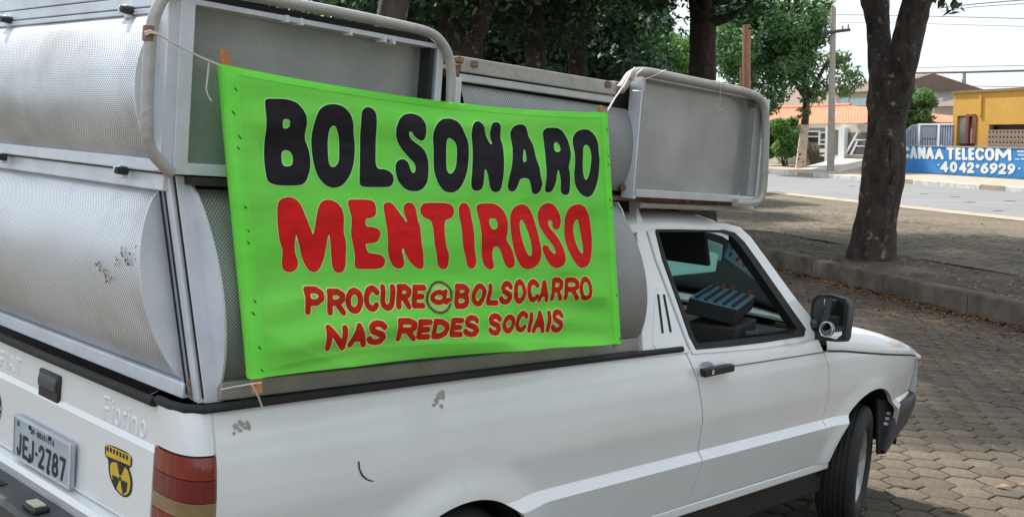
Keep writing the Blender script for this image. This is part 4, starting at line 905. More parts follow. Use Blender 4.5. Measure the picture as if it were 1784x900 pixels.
for (u_, z0, z1) in ((.014, .034, .036), (.985, .022, .012)):       # battens whose ends stick out
    a, b_ = BS(np.array([u_]), np.array([0.0]))[0], BS(np.array([u_]), np.array([1.0]))[0]
    d_ = (b_-a)/np.linalg.norm(b_-a); a2 = a-d_*z0; b2 = b_+d_*z1; w_ = .012 if u_ < .5 else .008
    MB().prism([a2+np.array([-w_, .010, 0]), a2+np.array([w_, .010, 0]), a2+np.array([w_, .019, 0]), a2+np.array([-w_, .019, 0])], b2-a2).build('wooden_batten', WOODO, ban, smooth=0, bevel=.002)
def inv(px):                                         # picture point -> banner coordinates
    p = np.array(px, float); u, v = .5, .5
    for _ in range(12):
        e = PT(B0(u, v))-p; h = 1e-4; J = np.stack([(PT(B0(u+h, v))-PT(B0(u, v)))/h, (PT(B0(u, v+h))-PT(B0(u, v)))/h], 1); du = np.linalg.solve(J, -e); u += du[0]; v += du[1]
    return u*WD, v*HD
def bsurf(off): return lambda a, b: BS(a/WD, b/HD, off)
ZW = {'a': (440, 150), 'b': (600, 160), 'c': (730, 170), 'd': (870, 170), 'e': (470, 320), 'f': (650, 320), 'g': (820, 320)}
BIG = [
('a', 'k', [[(84, 112), (98, 98), (250, 100), (335, 128), (395, 200), (420, 290), (412, 400), (450, 490), (465, 570), (460, 660), (424, 755), (380, 780), (200, 780), (134, 757), (114, 722), (100, 450), (86, 160)], [(220, 258), (270, 258), (282, 285), (280, 332), (230, 334), (224, 300)], [(234, 506), (300, 502), (328, 550), (324, 612), (300, 630), (240, 630)]]),
('a', 'k', [[(480, 260), (500, 190), (550, 150), (620, 138), (690, 155), (750, 210), (780, 280), (795, 380), (815, 460), (805, 600), (770, 710), (710, 785), (640, 802), (570, 775), (510, 690), (485, 590), (470, 450), (470, 330)], [(600, 330), (630, 305), (655, 325), (690, 420), (690, 590), (660, 632), (630, 638), (605, 610), (598, 450)]]),
('b', 'k', [[(120, 150), (150, 120), (190, 120), (228, 150), (240, 190), (245, 300), (258, 420), (250, 605), (330, 606), (380, 638), (392, 690), (372, 738), (330, 748), (150, 747), (123, 727), (130, 560), (135, 400), (120, 280)]]),
('b', 'k', [[(395, 280), (420, 210), (470, 172), (530, 168), (590, 190), (630, 250), (635, 340), (620, 384), (590, 382), (540, 345), (520, 308), (496, 312), (510, 360), (560, 400), (620, 440), (655, 500), (668, 580), (655, 700), (610, 765), (550, 782), (480, 768), (420, 700), (405, 620), (410, 560), (440, 530), (480, 528), (512, 555), (525, 620), (545, 642), (568, 612), (560, 560), (510, 510), (450, 440), (405, 360)]]),
('c', 'k', [[(105, 260), (135, 200), (180, 165), (250, 162), (305, 190), (340, 260), (385, 350), (385, 480), (370, 600), (320, 710), (260, 748), (190, 735), (145, 670), (120, 580), (118, 400), (105, 320)], [(212, 322), (240, 314), (285, 350), (298, 400), (293, 540), (265, 590), (240, 600), (216, 570)]]),
('c', 'k', [[(400, 230), (420, 190), (455, 182), (495, 215), (515, 290), (572, 380), (577, 355), (553, 290), (560, 210), (590, 190), (625, 195), (642, 230), (642, 310), (660, 380), (650, 470), (648, 640), (638, 720), (605, 745), (560, 730), (540, 680), (520, 580), (500, 545), (492, 640), (485, 710), (450, 732), (410, 722), (398, 680), (408, 560), (412, 380), (398, 290)]]),
('d', 'k', [[(90, 270), (115, 225), (160, 208), (205, 215), (222, 255), (235, 310), (268, 370), (275, 470), (298, 540), (300, 620), (318, 670), (305, 735), (270, 760), (240, 745), (225, 670), (212, 630), (148, 630), (135, 690), (110, 735), (75, 735), (55, 700), (65, 620), (80, 540), (90, 440), (102, 370)], [(182, 402), (164, 504), (202, 506), (194, 402)]]),
('d', 'k', [[(345, 270), (365, 240), (410, 235), (470, 240), (510, 270), (548, 330), (552, 420), (535, 510), (525, 545), (540, 600), (540, 720), (525, 760), (490, 762), (465, 735), (465, 650), (440, 550), (428, 600), (425, 660), (400, 735), (365, 745), (338, 730), (345, 620), (350, 480), (360, 340)], [(433, 368), (455, 344), (478, 370), (478, 415), (455, 428), (430, 422)]]),
('d', 'k', [[(580, 330), (600, 275), (640, 250), (690, 248), (730, 275), (765, 340), (768, 440), (780, 490), (775, 620), (750, 700), (710, 765), (670, 782), (620, 755), (580, 690), (572, 600), (582, 500), (575, 400)], [(645, 390), (670, 366), (695, 380), (710, 470), (700, 590), (670, 650), (652, 630), (642, 560)]]),
('e', 'r', [[(68, 170), (90, 125), (150, 108), (200, 120), (240, 160), (265, 230), (300, 320), (345, 436), (355, 330), (375, 220), (400, 150), (450, 128), (510, 140), (555, 185), (570, 250), (568, 380), (595, 450), (600, 540), (595, 660), (570, 692), (530, 692), (505, 660), (495, 560), (485, 450), (456, 340), (445, 480), (430, 590), (395, 670), (360, 692), (320, 675), (280, 610), (245, 500), (205, 355), (192, 470), (200, 540), (235, 620), (220, 670), (180, 692), (130, 680), (112, 640), (115, 520), (80, 440), (68, 300)]]),
('e', 'r', [[(613, 138), (640, 128), (780, 129), (815, 145), (825, 190), (815, 245), (780, 262), (733, 264), (736, 341), (800, 342), (845, 360), (855, 400), (835, 450), (790, 460), (738, 461), (768, 549), (830, 552), (880, 565), (905, 600), (890, 645), (850, 662), (700, 663), (673, 648), (680, 560), (655, 460), (635, 380), (640, 270), (620, 180)]]),
('f', 'r', [[(80, 165), (110, 148), (145, 155), (180, 205), (260, 325), (262, 290), (238, 230), (240, 170), (275, 148), (310, 160), (328, 200), (335, 290), (352, 330), (360, 460), (382, 540), (390, 655), (360, 664), (310, 635), (260, 570), (216, 462), (212, 530), (240, 620), (225, 655), (190, 660), (150, 635), (115, 540), (112, 440), (95, 320), (85, 240)]]),
('f', 'r', [[(366, 195), (385, 158), (450, 152), (580, 155), (620, 178), (624, 225), (602, 265), (545, 276), (540, 380), (555, 490), (582, 550), (580, 640), (560, 664), (525, 660), (500, 625), (492, 540), (470, 470), (462, 350), (448, 280), (400, 262), (370, 235)]]),
('f', 'r', [[(668, 185), (690, 153), (725, 155), (750, 190), (758, 280), (770, 390), (775, 500), (800, 600), (790, 645), (760, 661), (735, 645), (720, 570), (690, 480), (680, 330), (668, 250)]]),
('g', 'r', [[(38, 183), (60, 158), (180, 155), (240, 200), (275, 280), (272, 370), (255, 435), (300, 500), (325, 590), (325, 645), (290, 656), (255, 630), (220, 510), (190, 480), (158, 488), (150, 560), (172, 650), (140, 668), (100, 640), (75, 550), (70, 420), (60, 300)], [(116, 263), (180, 263), (197, 310), (182, 357), (130, 357)]]),
('g', 'r', [[(302, 240), (330, 185), (390, 160), (440, 178), (480, 240), (500, 330), (515, 430), (535, 540), (525, 610), (480, 655), (430, 665), (380, 640), (330, 550), (310, 430), (300, 320)], [(370, 300), (390, 270), (417, 295), (442, 380), (457, 480), (462, 560), (440, 574), (403, 520), (378, 420)]]),
('g', 'r', [[(525, 230), (550, 175), (600, 150), (645, 165), (685, 225), (702, 300), (690, 350), (655, 354), (634, 330), (640, 300), (615, 273), (595, 290), (600, 340), (660, 400), (710, 480), (722, 570), (705, 630), (660, 655), (610, 640), (575, 580), (545, 510), (550, 480), (590, 485), (610, 530), (640, 556), (655, 535), (640, 480), (580, 410), (535, 340), (525, 280)]]),
('g', 'r', [[(738, 240), (770, 180), (830, 158), (880, 180), (920, 250), (940, 330), (952, 430), (945, 560), (920, 630), (870, 655), (820, 640), (770, 560), (742, 460), (735, 340)], [(806, 300), (828, 268), (847, 290), (867, 380), (882, 480), (882, 542), (865, 554), (838, 520), (813, 430), (803, 350)]]),
]
def add_letter(loops, kind):
    allp = np.array(loops[0]); bx = (allp[:, 0].min(), allp[:, 1].min(), allp[:, 0].max(), allp[:, 1].max())
    fld = lambda X, Y: poly_field(X, Y, loops)
    L = glyph_mesh(fld, bx, .0042, bsurf(.0018), 'letter', INKK if kind == 'k' else INKR, ban)
    if kind == 'r': glyph_mesh(fld, bx, .0042, bsurf(.0014), 'letter_edge', EDGER, L, grow=.0018)
    glyph_mesh(fld, bx, .0042, bsurf(.0009), 'letter_outline', HALOK if kind == 'k' else HALOR, L, grow=.0026 if kind == 'k' else .0038)
for zk, kind, loops in BIG:
    ox, oy = ZW[zk]; add_letter([[inv((ox+p[0]/4.5, oy+p[1]/4.5)) for p in chaikin(L, 2)] for L in loops], kind)
# small lines
SM = []
for ch, x0, x1, y0, y1 in (('P', 92, 285, 178, 462), ('R', 325, 510, 198, 468), ('O', 515, 692, 188, 448), ('C', 706, 862, 163, 428), ('U', 878, 1022, 148, 418), ('R', 1045, 1190, 148, 404), ('E', 1203, 1335, 152, 394), ('@', 1388, 1590, 192, 356),
    ('N', 285, 500, 568, 832), ('A', 530, 720, 548, 802), ('S', 718, 918, 518, 778), ('R', 1032, 1238, 498, 738), ('E', 1245, 1390, 508, 720), ('D', 1405, 1578, 503, 714)):
    SM.append((ch, 515+x0/6, 515+x1/6, 470+y0/6, 470+y1/6))
for ch, x0, x1, y0, y1 in (('B', 58, 214, 203, 458), ('O', 238, 384, 198, 438), ('L', 403, 528, 198, 428), ('S', 533, 664, 173, 418), ('O', 678, 802, 158, 408), ('C', 815, 942, 158, 392), ('A', 938, 1054, 163, 398), ('R', 1078, 1195, 138, 384), ('R', 1212, 1354, 136, 376), ('O', 1356, 1484, 128, 374),
    ('E', 2, 135, 552, 754), ('S', 142, 308, 526, 754), ('S', 411, 556, 512, 740), ('O', 572, 708, 524, 722), ('C', 716, 842, 486, 714), ('I', 852, 896, 498, 718), ('A', 902, 1024, 486, 722), ('I', 1036, 1080, 486, 714), ('S', 1086, 1210, 474, 714)):
    SM.append((ch, 780+x0/6, 780+x1/6, 460+y0/6, 460+y1/6))
for ch, x0, x1, y0, y1 in SM:
    TL_, TR_, BR_, BL_ = (np.array(inv(p)) for p in ((x0, y0), (x1, y0), (x1, y1), (x0, y1)))
    r = .0068 if ch != '@' else .0058; w_ = np.linalg.norm(TR_-TL_); h_ = np.linalg.norm(BL_-TL_)
    segs = []
    for st in SF[ch]:
        q = []
        for a, b_ in st:
            a = (r+(w_-2*r)*a)/w_; b_ = (r+(h_-2*r)*b_)/h_; q.append((TL_*(1-a)+TR_*a)*(1-b_)+(BL_*(1-a)+BR_*a)*b_)
        for k in range(len(q)-1): segs.append((q[k][0], q[k][1], q[k+1][0], q[k+1][1], r*random.uniform(.94, 1.08)))
    cc = np.array([TL_, TR_, BR_, BL_]); bx = (cc[:, 0].min(), cc[:, 1].min(), cc[:, 0].max(), cc[:, 1].max()); fld = lambda X, Y, s=segs: seg_field(X, Y, s)
    L = glyph_mesh(fld, bx, .0032, bsurf(.0018), 'letter', INKR2, ban); glyph_mesh(fld, bx, .0034, bsurf(.0014), 'letter_edge', EDGER, L, grow=.0012); glyph_mesh(fld, bx, .0034, bsurf(.0009), 'letter_outline', HALOR, L, grow=.0040)
rc = [inv((515+(1482+128*math.cos(t))/6, 470+(280+158*math.sin(t))/6)) for t in np.linspace(.45, 2*math.pi+.25, 40)]
sg = [(a[0], a[1], b_[0], b_[1], .0030) for a, b_ in zip(rc[:-1], rc[1:])]; q = np.array(rc)
L = glyph_mesh(lambda X, Y: seg_field(X, Y, sg), (q[:, 0].min(), q[:, 1].min(), q[:, 0].max(), q[:, 1].max()), .0028, bsurf(.0018), 'at_sign_ring', BROWNK, ban)
glyph_mesh(lambda X, Y: poly_field(X, Y, [rc]), (q[:, 0].min(), q[:, 1].min(), q[:, 0].max(), q[:, 1].max()), .0034, bsurf(.0005), 'at_sign_ground', mat('pale_green_wash', (.36, .62, .14), rough=.7), ban)
# cords
def cord(pxy, r=.0022, name='tie_cord'):
    P = [U(p[:2], 1, p[2]) for p in pxy]; return MB().tube(P, r, 6).build(name, STRING, ban, smooth=60)
cord([(253, 61, -.72), (262, 57, -.728), (276, 60, -.728), (310, 80, -.735), (350, 100, -.738), (384, 114, -.745)], .0024)
cord([(252, 57, -.72), (262, 54, -.728), (272, 58, -.722)], .0026)
cord([(364, 108, -.738), (362, 130, -.735), (359, 155, -.735), (362, 166, -.735), (368, 176, -.735)], .0020)
cord([(1058, 194, -.745), (1072, 170, -.735), (1088, 148, -.726), (1100, 126, -.722), (1106, 118, -.718)], .0030)
cord([(1100, 126, -.724), (1096, 134, -.722), (1104, 140, -.722), (1110, 128, -.724), (1120, 121, -.722)], .0034)
cord([(1118, 140, -.718), (1140, 132, -.72), (1160, 122, -.722)], .0020)
cord([(1240, 142, -.72), (1252, 140, -.724), (1255, 150, -.724), (1254, 178, -.714), (1258, 188, -.712), (1252, 194, -.712), (1248, 188, -.712), (1254, 180, -.712)], .0013)
cord([(384, 678, -.79), (410, 673, -.80), (438, 668, -.828), (456, 666, -.835)], .0018)
cord([(438, 668, -.838), (450, 690, -.832), (458, 712, -.815)], .0022)
# ================================================================== mixing console on a black case inside the cab
mixer = empty('mixing_console', label='small blue-topped audio mixing console with black and red knobs inside the cab', cat='audio mixer'); mixer.matrix_world = TM
mL, mF, mB = U((1200, 520), 1, -.50), U((1284, 541), 1, -.655), U((1238, 497), 1, -.38); mR = mF+mB-mL
ex, ey = (mF-mL), (mB-mL); nz_ = np.cross(ex, ey); nz_ /= np.linalg.norm(nz_); nz_ = nz_ if nz_[2] > 0 else -nz_
MB().prism([mL, mF, mR, mB], -nz_*.06).build('console_body', DARK, mixer, bevel=.004)
g = .012
MB().prism([mL+nz_*.001, mF+nz_*.001, mR+nz_*.001, mB+nz_*.001], nz_*.004).build('control_panel', BLUEM, mixer, bevel=.002)
for i in range(5):
    for j in range(9):
        c = mL+ex*(.12+.19*i)+ey*(.08+.103*j)+nz_*.005; red = j == 8 and i in (1, 2, 4)
        MB().lathe([(.0, .022 if red else .012), (.0058, .021 if red else .011), (.007, .0)], 10, Matrix.Translation(Vector(c))@Vector(nz_).to_track_quat('Y', 'Z').to_matrix().to_4x4()).build('knob', REDK if red else BLACKP, mixer, smooth=50)
case = empty('equipment_case', label='black equipment case on the passenger seat beneath the mixing console', cat='case'); case.matrix_world = TM
base = [np.array([p[0], p[1], 0]) for p in (mL, mF, mR, mB)]; cc = sum(base)/4; low = min(p[2] for p in (mL, mF, mR, mB))-.066
MB().prism([np.array([*(cc+(p-cc)*1.12)[:2], .617]) for p in base], (0, 0, low-.617)).build('case_body', DARK, case, bevel=.008)
h0 = cc+(base[1]-cc)*1.0; MB().tube([(h0[0]-.05, h0[1], low-.08), (h0[0]-.04, h0[1]-.02, low-.07), (h0[0]+.03, h0[1]-.02, low-.07), (h0[0]+.04, h0[1], low-.08)], .007, 6).build('case_handle', GREYP, case)
# ================================================================== trees
def bark_mat(name, c, c2, lich):
    m = mat(name, c, c2, scale=7, rough=.95, bump=2.5, bscale=8, stretch=(1, 1, .4)); n = m.node_tree; b = n.nodes['Principled BSDF']
    src = b.inputs['Base Color'].links[0].from_socket; t = n.nodes.new('ShaderNodeTexCoord'); v = n.nodes.new('ShaderNodeTexNoise'); v.inputs['Scale'].default_value = 5.5; v.inputs['Detail'].default_value = 9; v.inputs['Roughness'].default_value = .7
    n.links.new(t.outputs['Object'], v.inputs[0]); mr = n.nodes.new('ShaderNodeMapRange'); mr.inputs[1].default_value = .575; mr.inputs[2].default_value = .65; n.links.new(v.outputs['Fac'], mr.inputs[0])
    mm = n.nodes.new('ShaderNodeMix'); mm.data_type = 'RGBA'; mm.inputs[7].default_value = tuple(lich)+(1,); n.links.new(mr.outputs[0], mm.inputs[0]); n.links.new(src, mm.inputs[6]); n.links.new(mm.outputs[2], b.inputs['Base Color']); return m
BARK = bark_mat('dark_bark', (.075, .058, .047), (.026, .021, .018), (.29, .24, .20))
BARK2 = bark_mat('brown_bark', (.060, .042, .030), (.028, .02, .015), (.12, .09, .07))
def limb(b, pts, rad, n=18, amp=.07, seed=0):
    pts = [np.array(p, float) for p in pts]
    L = np.concatenate([[0], np.cumsum([np.linalg.norm(pts[i+1]-pts[i]) for i in range(len(pts)-1)])]); m = max(8, int(L[-1]/.12)); t = np.linspace(0, L[-1], m)
    Q = np.stack([np.interp(t, L, [p[k] for p in pts]) for k in range(3)], 1)
    for _ in range(2): Q[1:-1] = (Q[:-2]+2*Q[1:-1]+Q[2:])/4
    R = np.interp(t, L, rad); k0 = len(b.v); b.tube(Q, list(R), n)
    for i in range(m):
        for k in range(n):
            a = 2*math.pi*k/n; f = 1+amp*(math.sin(3*a+t[i]*1.3+seed)*.6+math.sin(5*a-t[i]*2.1+seed*2)*.5+math.sin(t[i]*5+2*a+seed)*.5)+(RNG.normal(0, .022) if n >= 14 else 0)
            p = np.array(b.v[k0+i*n+k]); b.v[k0+i*n+k] = tuple(Q[i]+(p-Q[i])*f)
def leaves(centers, rads, count, size, flat=.75, seed=1):
    g = np.random.default_rng(seed); c = np.asarray(centers, float); w = np.asarray(rads, float)**2; k = g.choice(len(c), count, p=w/w.sum())
    d = g.normal(0, 1, (count, 3)); d /= np.linalg.norm(d, axis=1)[:, None]; r = np.asarray(rads)[k]*g.random(count)**.45
    P = c[k]+d*r[:, None]*np.array([1, 1, flat]); nrm = d*.5+g.normal(0, .6, (count, 3))+np.array([0, 0, .55]); nrm /= np.linalg.norm(nrm, axis=1)[:, None]
    a = np.cross(nrm, g.normal(0, 1, (count, 3))); a /= np.linalg.norm(a, axis=1)[:, None]; b = np.cross(nrm, a); s = size*g.uniform(.6, 1.35, count)[:, None]
    V = np.stack([P+a*s, P+b*s*.42+nrm*s*.08, P-a*s, P-b*s*.42+nrm*s*.08], 1).reshape(-1, 3); return V, np.arange(count*4).reshape(-1, 4)
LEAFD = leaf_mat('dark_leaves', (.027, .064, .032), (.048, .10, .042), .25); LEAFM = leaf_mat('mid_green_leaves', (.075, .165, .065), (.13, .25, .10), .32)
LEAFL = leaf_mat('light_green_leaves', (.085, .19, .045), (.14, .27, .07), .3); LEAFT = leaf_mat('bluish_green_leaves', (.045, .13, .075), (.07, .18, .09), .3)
def clumps(center, radii, n, r0, r1, seed, shell=.35):
    g = np.random.default_rng(seed); out = []; rr = []
    while len(out) < n:
        d = g.normal(0, 1, 3); d /= np.linalg.norm(d); f = (shell+(1-shell)*g.random()); out.append(np.array(center)+d*f*np.array(radii)*g.uniform(.8, 1.1)); rr.append(g.uniform(r0, r1))
    return out, rr
def level(P):                                        # standing height of the ground at a point
    n = nof(P); return float(ground(P[0], P[1])) if n < 4.6 else SORG[2]+SU*(.17 if n < 6 else .14 if n < 11.6 else .10)
def tree(name, label, trunk_pts, trunk_rad, limbs, center, radii, nclump, nleaf, size, lm, bm=BARK, r0=.5, r1=.95, seed=1, group=None, twigs=10, extra=None, tops=None, k_=SU):
    radii = tuple(k_*r for r in radii); r0 *= k_; r1 *= k_; size *= k_; extra = [(*e[:3], e[3]*k_) for e in extra] if extra else None
    base = np.array(trunk_pts[0]); root = empty(name, tuple(base), label=label, cat='tree', group=group)
    b = MB(); limb(b, [np.array(p)-base for p in trunk_pts], trunk_rad, seed=seed)
    for pts, rad in limbs: limb(b, [np.array(p)-base for p in pts], rad, seed=seed+3, n=14)
    cs, rr = clumps(center, radii, nclump, r0, r1, seed)
    if extra: cs += [np.array(e[:3]) for e in extra]; rr += [e[3] for e in extra]
    g = np.random.default_rng(seed); ends = tops or [trunk_pts[-1]]+[l[0][-1] for l in limbs]
    for k in g.choice(len(cs), min(twigs, len(cs)), replace=False):
        a = np.array(min(ends, key=lambda e: np.linalg.norm(np.array(e)-cs[k]))); q = cs[k]; mid = (a+q)/2+np.array([0, 0, -.15])
        limb(b, [a-base, mid-base, q-base], [trunk_rad[-1]*.55, trunk_rad[-1]*.35, .015], n=8, amp=.05, seed=int(k))
    b.build('trunk', bm, root, smooth=80)
    V, F = leaves(cs, rr, nleaf, size, seed=seed); fast_mesh('crown', V-base, F, lm, root, kind='stuff'); return root
def edge(y, xl, xr, n):
    (s0, z0), (s1, z1) = PN((xl, y), n), PN((xr, y), n); c = SN((s0+s1)/2, n, (z0+z1)/2)
    dep = (c-CW)@BW[:, 2]; return c, (xr-xl)/2/FPX*dep
NT = 5.45
tr = [edge(y, a, b_, NT) for y, a, b_ in ((449, 1478, 1566), (436, 1486, 1563), (400, 1489, 1561), (360, 1496, 1567), (300, 1503, 1575), (250, 1509, 1576), (210, 1513, 1577), (160, 1516, 1588), (124, 1518, 1594), (104, 1526, 1588))]
tp = [c for c, r in tr]; tp[0][2] = SORG[2]+SU*.14; trd = [r for c, r in tr]
ll = [edge(y, a, b_, NT) for y, a, b_ in ((190, 1522, 1568), (118, 1514, 1560), (82, 1513, 1551), (40, 1510, 1550), (0, 1501, 1550), (-60, 1490, 1540), (-160, 1450, 1500))]
lr_ = [edge(y, a, b_, NT) for y, a, b_ in ((190, 1530, 1572), (118, 1550, 1600), (82, 1552, 1605), (40, 1562, 1612), (0, 1572, 1622), (-60, 1595, 1642), (-160, 1640, 1682))]
top1 = tp[-1]
scar = []
sc_, sr_ = edge(275, 1535, 1577, NT)
tw = SN(*[PN((1655, 8), 5.0)[0], 5.0, PN((1655, 8), 5.0)[1]])
tree('plaza_tree', 'stout dark-barked tree forking in two, standing alone before the blue wall', tp, trd, [([c for c, r in ll], [r for c, r in ll]), ([c for c, r in lr_], [r for c, r in lr_]), ([lr_[-1][0], lr_[-1][0]*.4+tw*.6+np.array([0, 0, .8]), tw+np.array([0, 0, .25])], [.10, .05, .012])],
     (top1[0], top1[1], 7.9), (4.9, 4.9, 1.9), 110, 30000, .085, LEAFD, seed=2, extra=[(tw[0], tw[1], tw[2]+.05, .22), (tw[0]+.1, tw[1]+.2, tw[2]+.3, .3)], tops=[ll[-1][0], lr_[-1][0]])  # crown spread widened out of view to shade the middle of the lot
q_ = [PN((x, y), 5.28) for x, y in ((1556, 236), (1562, 250), (1566, 272), (1563, 296), (1556, 318), (1549, 300), (1546, 272), (1549, 250))]
kt = MB().tube([SN(a, 5.24, b_) for a, b_ in q_], [.05, .06, .065, .06, .05, .055, .06, .055], 8, close=True)
kn = [o for o in COL.objects if o.name == 'plaza_tree'][0]; ko = kt.build('knot', BARK, kn, smooth=80); ko.matrix_parent_inverse = Matrix.Translation(-Vector(kn.location))
def simple_tree(name, label, pxb, dep, r, top_px, crown_c, crown_r, nclump, nleaf, size, lm, seed, bm=BARK, forks=(), group=None, **k):
    dep *= SU; r *= SU; b0 = PD((pxb, 300), dep); b0[2] = level(b0)
    t = PD(top_px, dep); pts = [b0-np.array([0, 0, .05]), b0*.93+t*.07, b0*.5+t*.5+np.array([.05, 0, 0]), t]
    fl_ = [([t*.85+pts[2]*.15]+[PD(q, dep) for q in f], [r*.62]+list(np.linspace(r*.52, r*.3, len(f)))) for f in forks]
    return tree(name, label, pts, [r*1.35, r*1.08, r, r*.85], fl_, crown_c, crown_r, nclump, nleaf, size, lm, bm, seed=seed, group=group, **k)
def cc_(px, dep): return tuple(PD(px, dep*SU))
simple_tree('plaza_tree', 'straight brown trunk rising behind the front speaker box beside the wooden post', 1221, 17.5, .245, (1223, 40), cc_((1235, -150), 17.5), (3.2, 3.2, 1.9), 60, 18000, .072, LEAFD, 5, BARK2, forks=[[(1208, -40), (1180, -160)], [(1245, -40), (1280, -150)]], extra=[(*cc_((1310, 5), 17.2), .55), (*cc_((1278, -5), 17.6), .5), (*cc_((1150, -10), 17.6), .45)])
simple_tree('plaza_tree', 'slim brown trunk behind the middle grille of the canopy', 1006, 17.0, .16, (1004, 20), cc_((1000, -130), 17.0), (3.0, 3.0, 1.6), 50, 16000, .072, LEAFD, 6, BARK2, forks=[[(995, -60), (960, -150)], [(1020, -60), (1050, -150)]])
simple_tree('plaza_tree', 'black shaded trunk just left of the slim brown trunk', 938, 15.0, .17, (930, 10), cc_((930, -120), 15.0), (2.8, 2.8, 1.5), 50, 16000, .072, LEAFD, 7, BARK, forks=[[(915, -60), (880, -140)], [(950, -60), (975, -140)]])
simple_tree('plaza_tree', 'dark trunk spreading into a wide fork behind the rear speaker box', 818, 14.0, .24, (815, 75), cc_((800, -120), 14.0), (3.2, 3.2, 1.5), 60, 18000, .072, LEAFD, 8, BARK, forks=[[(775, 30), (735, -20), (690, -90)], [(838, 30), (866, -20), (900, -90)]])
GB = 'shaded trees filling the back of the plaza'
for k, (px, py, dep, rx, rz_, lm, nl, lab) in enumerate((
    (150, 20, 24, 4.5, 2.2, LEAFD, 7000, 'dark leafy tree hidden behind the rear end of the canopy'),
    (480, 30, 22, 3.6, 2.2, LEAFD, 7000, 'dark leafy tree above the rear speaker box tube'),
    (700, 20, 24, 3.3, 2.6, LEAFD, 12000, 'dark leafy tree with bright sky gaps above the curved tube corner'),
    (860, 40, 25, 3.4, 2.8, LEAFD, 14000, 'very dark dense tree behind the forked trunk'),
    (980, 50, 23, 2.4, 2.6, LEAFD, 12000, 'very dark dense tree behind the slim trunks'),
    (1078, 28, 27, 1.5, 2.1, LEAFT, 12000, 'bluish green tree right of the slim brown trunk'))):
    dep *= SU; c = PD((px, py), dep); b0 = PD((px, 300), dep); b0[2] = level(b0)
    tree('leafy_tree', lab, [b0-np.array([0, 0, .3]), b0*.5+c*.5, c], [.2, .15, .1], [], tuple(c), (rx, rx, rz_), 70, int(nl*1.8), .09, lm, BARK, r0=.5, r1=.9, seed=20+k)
# trees added, mostly out of view, to shade the lot and the truck's right flank
b0 = PD((640, 300), 13.5); b0[2] = level(b0)
tree('plaza_tree', 'tree added to shade the middle of the lot, trunk behind the rear speaker box', [b0-np.array([0, 0, .1]), b0+np.array([.1, 0, 1.8]), b0+np.array([.5, -.2, 4.0])], [.30, .24, .18], [], (b0[0]+3.0, b0[1]-1.2, 6.9), (4.3, 4.0, 1.5), 70, 13000, .11, LEAFD, BARK, r0=.6, r1=1.0, seed=90, k_=1.0)
for k, (x_, y_, lab) in enumerate(((-1.0, -9.5, 'unseen tree added beside the truck to shade its flank, opposite its rear wheel'), (4.5, -9.5, 'unseen tree added beside the truck to shade its flank, opposite its hood'))):
    b0 = np.array([x_, y_, float(ground(x_, y_))]); c = b0+np.array([0, 0, 4.6])
    tree('plaza_tree', lab, [b0-np.array([0, 0, .1]), b0+np.array([.1, 0, 1.6]), b0+np.array([.1, .2, 3.2])], [.30, .24, .18], [], tuple(c), (3.6, 3.6, 2.6), 70, 5200, .20, LEAFD, BARK, r0=.7, r1=1.2, seed=70+k, k_=1.0)
# brighter trees by the street
c = PD((1138, 112), 30*SU); b0 = PD((1138, 310), 30*SU); b0[2] = level(b0)
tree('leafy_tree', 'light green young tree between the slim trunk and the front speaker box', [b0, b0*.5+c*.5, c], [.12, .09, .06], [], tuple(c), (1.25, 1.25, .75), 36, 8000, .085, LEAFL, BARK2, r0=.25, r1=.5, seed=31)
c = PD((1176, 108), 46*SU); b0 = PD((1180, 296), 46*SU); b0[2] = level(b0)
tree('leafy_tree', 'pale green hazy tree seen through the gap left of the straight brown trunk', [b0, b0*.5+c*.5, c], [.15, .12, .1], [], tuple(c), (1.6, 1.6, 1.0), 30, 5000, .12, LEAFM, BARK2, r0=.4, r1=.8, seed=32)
sb, _ = PN((1394, 293), 20.6); b0 = SN(sb, 20.6, .12); t1 = SN(PN((1402, 215), 20.6)[0], 20.6, PN((1402, 215), 20.6)[1]); t2 = SN(PN((1406, 175), 20.6)[0], 20.6, PN((1406, 175), 20.6)[1]); dep = (t2-CW)@BW[:, 2]
def atn(px, dd=0): return PD(px, dep+dd)
ctr = atn((1385, 85))
st_ = tree('street_tree', 'broad mid-green street tree with whitewashed lower trunk in front of the orange-roofed house', [b0-np.array([0, 0, .05]), t1, t2, atn((1398, 110))], [.28, .21, .17, .14], [([t2, atn((1350, 90)), atn((1310, 50))], [.14, .1, .06]), ([t2, atn((1440, 110)), atn((1480, 100))], [.14, .085, .04])],
     tuple(atn((1328, 60))), (2.3, 2.3, 2.0), 70, 26000, .11, LEAFM, mat('reddish_bark', (.09, .045, .03), (.05, .03, .02), scale=8, rough=.95), r0=.45, r1=.9, seed=41,
     extra=[(*atn((x, y), d_), r_) for x, y, d_, r_ in ((1480, 130, 0, .55), (1495, 145, 0, .35), (1470, 155, 0, .5), (1440, 150, 0, .6), (1450, 110, 1, .7), (1465, 100, 0, .45), (1415, 170, 0, .55), (1400, 195, 0, .38), (1350, 160, 0, .7), (1340, 190, 0, .45), (1320, 150, 1, .8), (1290, 130, 1, .8), (1265, 110, 1, .8), (1400, 140, 0, .8), (1390, 110, -.5, .8), (1430, 30, 0, .5), (1420, 60, 0, .7), (1435, 10, 0, .5), (1345, 185, 0, .4), (1360, 130, 0, .8), (1330, 175, 0, .5))])
wb = MB(); limb(wb, [b0-b0+np.array([0, 0, 0]), t1-b0], [.287, .220], n=16, amp=.06, seed=41); wb.build('whitewash', mat('old_whitewash', (.62, .52, .42), (.42, .30, .22), scale=6, rough=.9), st_, smooth=80)
hd0 = SN(PN((1366, 284), 21.4)[0], 21.4, .13)
hb = empty('hedge', tuple(hd0), label='round green bush on the far pavement left of the whitewashed trunk', cat='bush')
cs = []; rr = []
